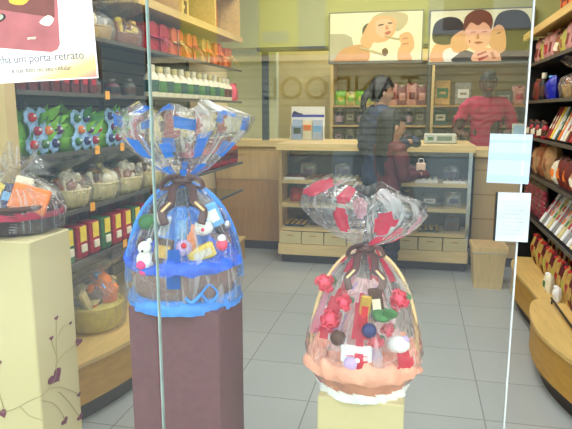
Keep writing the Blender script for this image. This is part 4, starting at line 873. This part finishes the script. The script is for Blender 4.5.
for i, (y, z) in enumerate([(2.43, .96), (2.72, .72), (2.62, 1.475), (2.74, 1.22), (2.5, 1.22)]):
    mat('tagorange', (244, 170, 60), .5); spawn('price_tag', ['orange price tag on the rail below the wrapped baskets', 'orange price tag on the lowest left rail', 'orange price tag on the rail below the promotional sheet', 'right orange price tag on the truffle shelf rail', 'left orange price tag on the truffle shelf rail'][i], 'tag', B().rbox(-.02, .02, -.003, .0, -.022, .018, 'tagorange', .001).mesh('price_tag'), (LX + .014, y, z), LEFT, 'orange price tags')
row('boxed_sweets', ['orange framed box', 'brown framed box'], 'box', 'inside the open wood wall cabinet', [('box', .26, .26, .1, 'orangebox', 'purple'), ('box', .26, .22, .1, 'shelf_wood', 'choc')], -1.66, [3.33, 3.95, 4.56], 2.001, LEFT, 'boxes in the open wood cabinet')

# right wall
row('sweet_box', ['terracotta box', 'cream box'], 'box', 'on the wood shelf above the right black shelves', [('box', .3, .26, .16, 'orangebox', 'brownred'), ('box', .3, .12, .16, 'ivory', 'cream_basket')], 1.05, [3.75, 4.15, 4.55, 4.95], 2.001, RIGHT, 'boxes on the right wood shelf')
row('sweet_bag', ['pale pink sweet bag', 'rose sweet bag', 'yellow-green sweet bag', 'pale pink sweet bag', 'olive yellow sweet bag', 'brown sweet bag'], 'bag', 'on the top black shelf at right',
    [('pouch', .15, .20, .1, 'pinkbag', 'brownred', 'brownred'), ('pouch', .15, .2, .1, 'pinkbag', 'redbag', 'ivory'), ('pouch', .15, .17, .1, 'yellowgreen', 'brownred', 'ivory'), ('pouch', .15, .20, .1, 'pinkbag', 'brownred', 'brownred'), ('pouch', .15, .17, .1, 'yellowgreen', 'copper', 'choc'), ('pouch', .15, .16, .1, 'copper', 'ivory', 'choc')],
    .925, ys(3.5, 4.95, 10), 1.751, RIGHT, 'bags on the top right black shelf', .1)
spawn('wrapped_basket', 'tan cellophane bag of sweets above the leaning slim boxes', 'gift basket', goods('wrapped', .12, .25, 'goldbag', ('ivory', 'goldpaper', 'copper', 'orange'), 'goldpaper', 'cello_far'), (.99, 3.98, 1.471), RIGHT)
spawn('wrapped_basket', 'tan cellophane bag of sweets at the right edge of the photo', 'gift basket', goods('wrapped', .12, .25, 'goldbag', ('ivory', 'goldpaper', 'copper', 'orange'), 'goldpaper', 'cello_far'), (.99, 3.68, 1.471), RIGHT)
spawn('sweet_bag', 'shiny deep blue foil bag on the dark upper right shelf', 'bag', goods('pouch', .14, .17, .1, 'bluefoil', 'navy', 'skyblue'), (.92, 4.45, 1.471), RIGHT)
spawn('bottle', 'dark bottle with a pale cap beside the blue foil bag', 'bottle', goods('jar', .035, .2, 'black', 'ivory', 'choc'), (.90, 4.68, 1.471), RIGHT)
spawn('sweet_bag', 'dim brown bag at the far end of the dark upper right shelf', 'bag', goods('pouch', .14, .17, .1, 'brownred', 'choc', 'copper'), (.92, 4.9, 1.471), RIGHT)
cols = [('white', 'white leaning slim box'), ('brownred', 'brown leaning slim box'), ('orange', 'orange leaning slim box'), ('yellow', 'yellow leaning slim box'), ('ivory', 'ivory leaning slim box'), ('teal', 'teal leaning slim box'), ('redbox', 'red leaning slim box'), ('white', 'white leaning slim box')]
lean = lambda g: tuple((Matrix.Rotation(RIGHT, 4, 'Z') @ Matrix.Rotation(R(-g), 4, 'X')).to_euler())
for i, y in enumerate(ys(3.55, 4.35, 12)):
    m, lk = cols[(i * 3) % 8]; spawn('slim_box', f'{lk}, {N1[i]} in the slanted row at right', 'box', goods('box', .042, .225, .03, m, 'ivory' if m != 'ivory' else 'redbox'), (.885, y, 1.212), RIGHT, 'leaning slim boxes on the right shelf', lean(22))
row('sweet_jar', ['small red jar', 'small dark jar', 'small brown jar'], 'jar', 'beyond the slanted slim boxes', [('jar', .028, .12, 'redbox', 'choc', 'choc'), ('jar', .028, .13, 'black', 'choc', 'ivory'), ('jar', .028, .11, 'brownred', 'black', 'ivory')], .89, ys(4.46, 5.08, 9), 1.201, RIGHT, 'small jars beyond the slim boxes')
row('sweet_bag', ['small tan bag', 'brown-red bag', 'brown-red bag', 'ivory bag', 'large tan tied bag', 'brown tied bag', 'dull tan tied bag'], 'bag', 'on the middle right shelf', [('pouch', .12, .14, .09, 'tanbag', 'ivory', 'ivory'), ('pouch', .13, .19, .1, 'brownred', 'orange', 'choc'), ('pouch', .13, .19, .1, 'brownred', 'orange', 'choc'), ('pouch', .12, .16, .1, 'ivory', 'orange', 'choc'), ('pouch', .2, .25, .12, 'tanbag', 'copper', 'choc'), ('pouch', .18, .24, .12, 'copper', 'tanbag', 'redbag'), ('pouch', .16, .2, .1, 'tanbag', 'choc', 'choc')],
    .925, [3.62, 3.78, 3.94, 4.1, 4.32, 4.56, 4.8], .932, RIGHT, 'brown bags on the middle right shelf', .1)
for i, y in enumerate([4.42, 4.60, 4.78, 4.96]):
    spawn('sweet_bag', ['clear bag of crimson round sweets, nearest of four', 'clear bag of crimson round sweets, second nearest of four', 'clear bag of crimson round sweets, third nearest of four', 'clear bag of crimson round sweets, farthest of four'][i], 'bag', goods('gobag', .16, .23, .07, 'crimson'), (.905, y, .622), RIGHT, 'bags of crimson round sweets')
row('sweet_packet', ['silvery striped packet', 'white and red packet', 'pale green packet', 'white and orange packet'], 'packet', 'in the slanted row on the lower right shelf', [('box', .05, .26, .02, 'silverpaper', 'redbag'), ('box', .05, .26, .02, 'white', 'redbag'), ('box', .05, .26, .02, 'cream_basket', 'green_leaf'), ('box', .05, .26, .02, 'white', 'orange')], .875, ys(3.3, 4.3, 14), .632, RIGHT, 'slanted packets on the lower right shelf',
    rots=lambda i: lean(30))
N1 += ['fifteenth nearest', 'sixteenth nearest', 'seventeenth nearest', 'eighteenth nearest', 'nineteenth nearest']
row('sweet_bag', ['gold bag with red tie', 'dark red tied bag', 'gold bag with crimson label'], 'bag', 'standing on the right base cabinets', [('pouch', .075, .21, .07, 'goldbag', 'yellowgreen', 'red'), ('pouch', .075, .22, .07, 'darkred', 'goldbag', 'redbag'), ('pouch', .075, .21, .07, 'goldbag', 'redbag', 'red')],
    .90, ys(3.05, 4.5, 18), .301, RIGHT, 'red and gold bags on the right base cabinets', .1)
row('sweet_bag', ['orange-topped red bag', 'red bag with yellow label'], 'bag', 'in the second line on the right base cabinets', [('pouch', .11, .29, .09, 'redbag', 'yellow', 'orange'), ('pouch', .11, .30, .09, 'brownred', 'ivory', 'red')], 1.02, ys(3.2, 4.5, 12), .301, RIGHT, 'second line of bags on the right base cabinets', .1)
spawn('sweet_bag', 'small white and green bag at the step of the right cabinets', 'bag', goods('pouch', .08, .12, .06, 'ivory', 'green_leaf', 'white'), (.83, 3.72, .301), RIGHT)
spawn('sweet_bag', 'small white bag on the nearer right cabinet beside the rail', 'bag', goods('pouch', .06, .09, .05, 'white', 'ivory', 'white'), (.84, 3.54, .301), RIGHT)

# display case contents
def case_row(z, items, xs, grp, where):
    for i, x in enumerate(xs):
        lk, k = items[i % len(items)]; spawn(k[0] if k[0] in ('tray',) else 'sweet_' + ('box' if k[0] in ('box', 'heartbox') else 'bag'), f'{lk}, {["leftmost", "second from left", "third from left", "fourth from left", "fifth from left", "sixth from left", "seventh from left", "eighth from left"][i]} {where}', 'tray' if k[0] == 'tray' else 'sweets', goods(*k), (x, 5.36, z + .001), 0, grp)
case_row(.775, [('white tray of dark chocolates', ('tray', .19, .26, 'white', 'choc', 5, 4)), ('silver tray of brown chocolates', ('tray', .19, .26, 'steel', 'copper', 5, 4)), ('white tray of white chocolates', ('tray', .19, .26, 'white', 'ivory', 5, 4))], ys(-1.08, .34, 7), 'chocolate trays on the top case shelf', 'on the top shelf of the display case')
for i, x in enumerate(ys(-1.0, .32, 5)): spawn('sweet_packet', f'silvery packet, {["leftmost", "second from left", "third from left", "fourth from left", "fifth from left"][i]} behind the top trays of the case', 'packet', goods('pouch', .16, .13, .06, 'silverpaper', 'lilac', 'white'), (x, 5.54, .776), 0, 'silvery packets in the display case')
case_row(.555, [('crimson sweet bag', ('pouch', .14, .13, .1, 'crimson', 'red', 'red')), ('dark brown sweet bag', ('pouch', .15, .14, .1, 'choc', 'copper', 'goldbag')), ('dark sweet box', ('box', .15, .10, .12, 'dark_slat', 'white')), ('lilac-grey sweet bag', ('pouch', .15, .13, .1, 'silverpaper', 'navy', 'white'))], ys(-1.08, .34, 8), 'sweets on the middle case shelf', 'on the middle shelf of the display case')
case_row(.335, [('dark tray of gold sweets', ('tray', .18, .26, 'black', 'goldpaper', 4, 4)), ('dark bag of chocolates', ('pouch', .15, .13, .1, 'dark_slat', 'choc', 'copper')), ('brown box with pale label', ('box', .15, .09, .14, 'choc', 'ivory'))], ys(-1.08, .34, 8), 'sweets on the lower case shelf', 'on the lower shelf of the display case')

# on the counter
thing('leaflet_stand', 'white leaflet stand with a blue band standing on the left counter', 'stand', [
    ('back_card', B().box(-.17, .17, -.004, .004, 0, .33, 'white').box(-.165, .165, -.006, -.004, .225, .25, 'bluefoil').prism(spline([(-.16, .25), (-.14, .285), (-.1, .27), (-.05, .255), (-.1, .245)], 4), .0075, 'navy').mesh('back_card')),
    ('pocket', B().box(-.165, .165, -.05, -.046, 0, .14, 'caseglass').box(-.17, -.165, -.05, 0, 0, .14, 'white').box(.165, .17, -.05, 0, 0, .14, 'white').mesh('pocket')),
    ('leaflets', B().box(-.15, -.055, -.04, -.01, .002, .2, 'paperblue').box(-.047, .047, -.04, -.01, .002, .19, 'ivory').box(.055, .15, -.04, -.01, .002, .195, 'paperwhite').box(-.14, -.065, -.0408, -.04, .06, .12, 'teal').box(-.04, .04, -.0408, -.04, .09, .15, 'orange').box(.06, .14, -.0408, -.04, .08, .14, 'skyblue').mesh('leaflets'))], (-1.07, 5.85, 1.111), 0)
mat('scale_grey', (196, 200, 188), .4); mat('lcd', (110, 128, 112), .2)
thing('cash_register', 'low pale grey weighing register on the counter in front of the worker', 'register', [
    ('body', B().rbox(-.14, .14, -.10, .10, 0, .085, 'scale_grey', .008).mesh('body')), ('display', B().box(-.03, .10, -.1025, -.1, .025, .065, 'lcd').mesh('display')), ('keypad', B().box(-.12, -.05, -.1025, -.1, .02, .07, 'steel').box(-.11, -.06, -.104, -.1025, .03, .06, 'green_leaf').mesh('keypad'))], (.21, 5.50, 1.11), 0)
thing('card_terminal', 'small pale teal screen on the counter right of the worker', 'screen', [('panel', B().rbox(-.09, .09, -.02, .02, .04, .22, 'scale_grey', .005).box(-.08, .08, -.0215, -.02, .055, .205, 'paleblue').mesh('panel')), ('foot', B().rbox(-.05, .05, -.05, .05, 0, .01, 'dark_slat', .003).box(-.012, .012, -.01, .01, .01, .045, 'dark_slat').mesh('foot'))], (.95, 5.75, 1.062), R(-8))

# back shelves
row2 = [(1.461, [('lime green tied bag', ('pouch', .13, .16, .1, 'limegreen', 'yellowgreen', 'limegreen')), ('pale yellow-green bag', ('pouch', .13, .15, .1, 'yellowgreen', 'limegreen', 'ivory'))], ys(-.86, -.40, 5), 'on the left of the back shelf top row'),
        (1.461, [('rose sweet bag', ('pouch', .13, .24, .1, 'pinkbag', 'brownred', 'redbag')), ('brown-red sweet bag', ('pouch', .13, .22, .1, 'brownred', 'pinkbag', 'ivory'))], ys(-.28, .04, 4), 'right of the tall person on the back shelf'),
        (1.241, [('indigo tin', ('jar', .05, .19, 'navy', 'silverpaper', 'lilac')), ('dark grey box', ('box', .11, .18, .1, 'dark_slat', 'greybag'))], ys(-.87, .03, 8), 'on the middle back shelf'),
        (1.021, [('dark box with lilac label', ('box', .11, .17, .1, 'dark_slat', 'lilac')), ('grey sweet bag', ('pouch', .12, .17, .1, 'greybag', 'navy', 'white'))], ys(-.87, .03, 8), 'on the lower back shelf'),
        (1.461, [('tan box with green label', ('box', .17, .26, .1, 'goldbag', 'green_leaf')), ('grey box with white label', ('box', .17, .24, .1, 'greybag', 'white'))], ys(.26, .48, 2), 'left of the worker on the back shelf'),
        (1.461, [('dark grey box', ('box', .17, .15, .1, 'dark_slat', 'greybag')), ('rose sweet bag', ('pouch', .15, .2, .1, 'pinkbag', 'redbag', 'redbag'))], ys(.9, 1.2, 3), 'right of the worker on the back shelf'),
        (1.241, [('teal box with white label', ('box', .15, .17, .1, 'teal', 'white')), ('amber jar', ('jar', .05, .17, 'goldbag', 'ivory', 'teal')), ('rose sweet bag', ('pouch', .15, .18, .1, 'pinkbag', 'redbag', 'redbag'))], ys(.25, 1.2, 6), 'on the middle shelf behind the worker'),
        (1.021, [('dark box', ('box', .14, .16, .1, 'dark_slat', 'greybag')), ('tan jar', ('jar', .05, .17, 'tanbag', 'choc', 'ivory'))], ys(.25, 1.2, 7), 'on the lower shelf behind the worker')]
NL = ['leftmost', 'second from left', 'third from left', 'fourth from left', 'fifth from left', 'sixth from left', 'seventh from left', 'eighth from left']
for z, items, xs, where in row2:
    for i, x in enumerate(xs):
        lk, k = items[i % len(items)]; nm = {'pouch': 'sweet_bag', 'jar': 'sweet_jar', 'box': 'sweet_box'}[k[0]]
        spawn(nm, f'{lk}, {NL[i]} {where}', {'pouch': 'bag', 'jar': 'jar', 'box': 'box'}[k[0]], goods(*k), (x, 6.75, z), 0, 'goods ' + where)
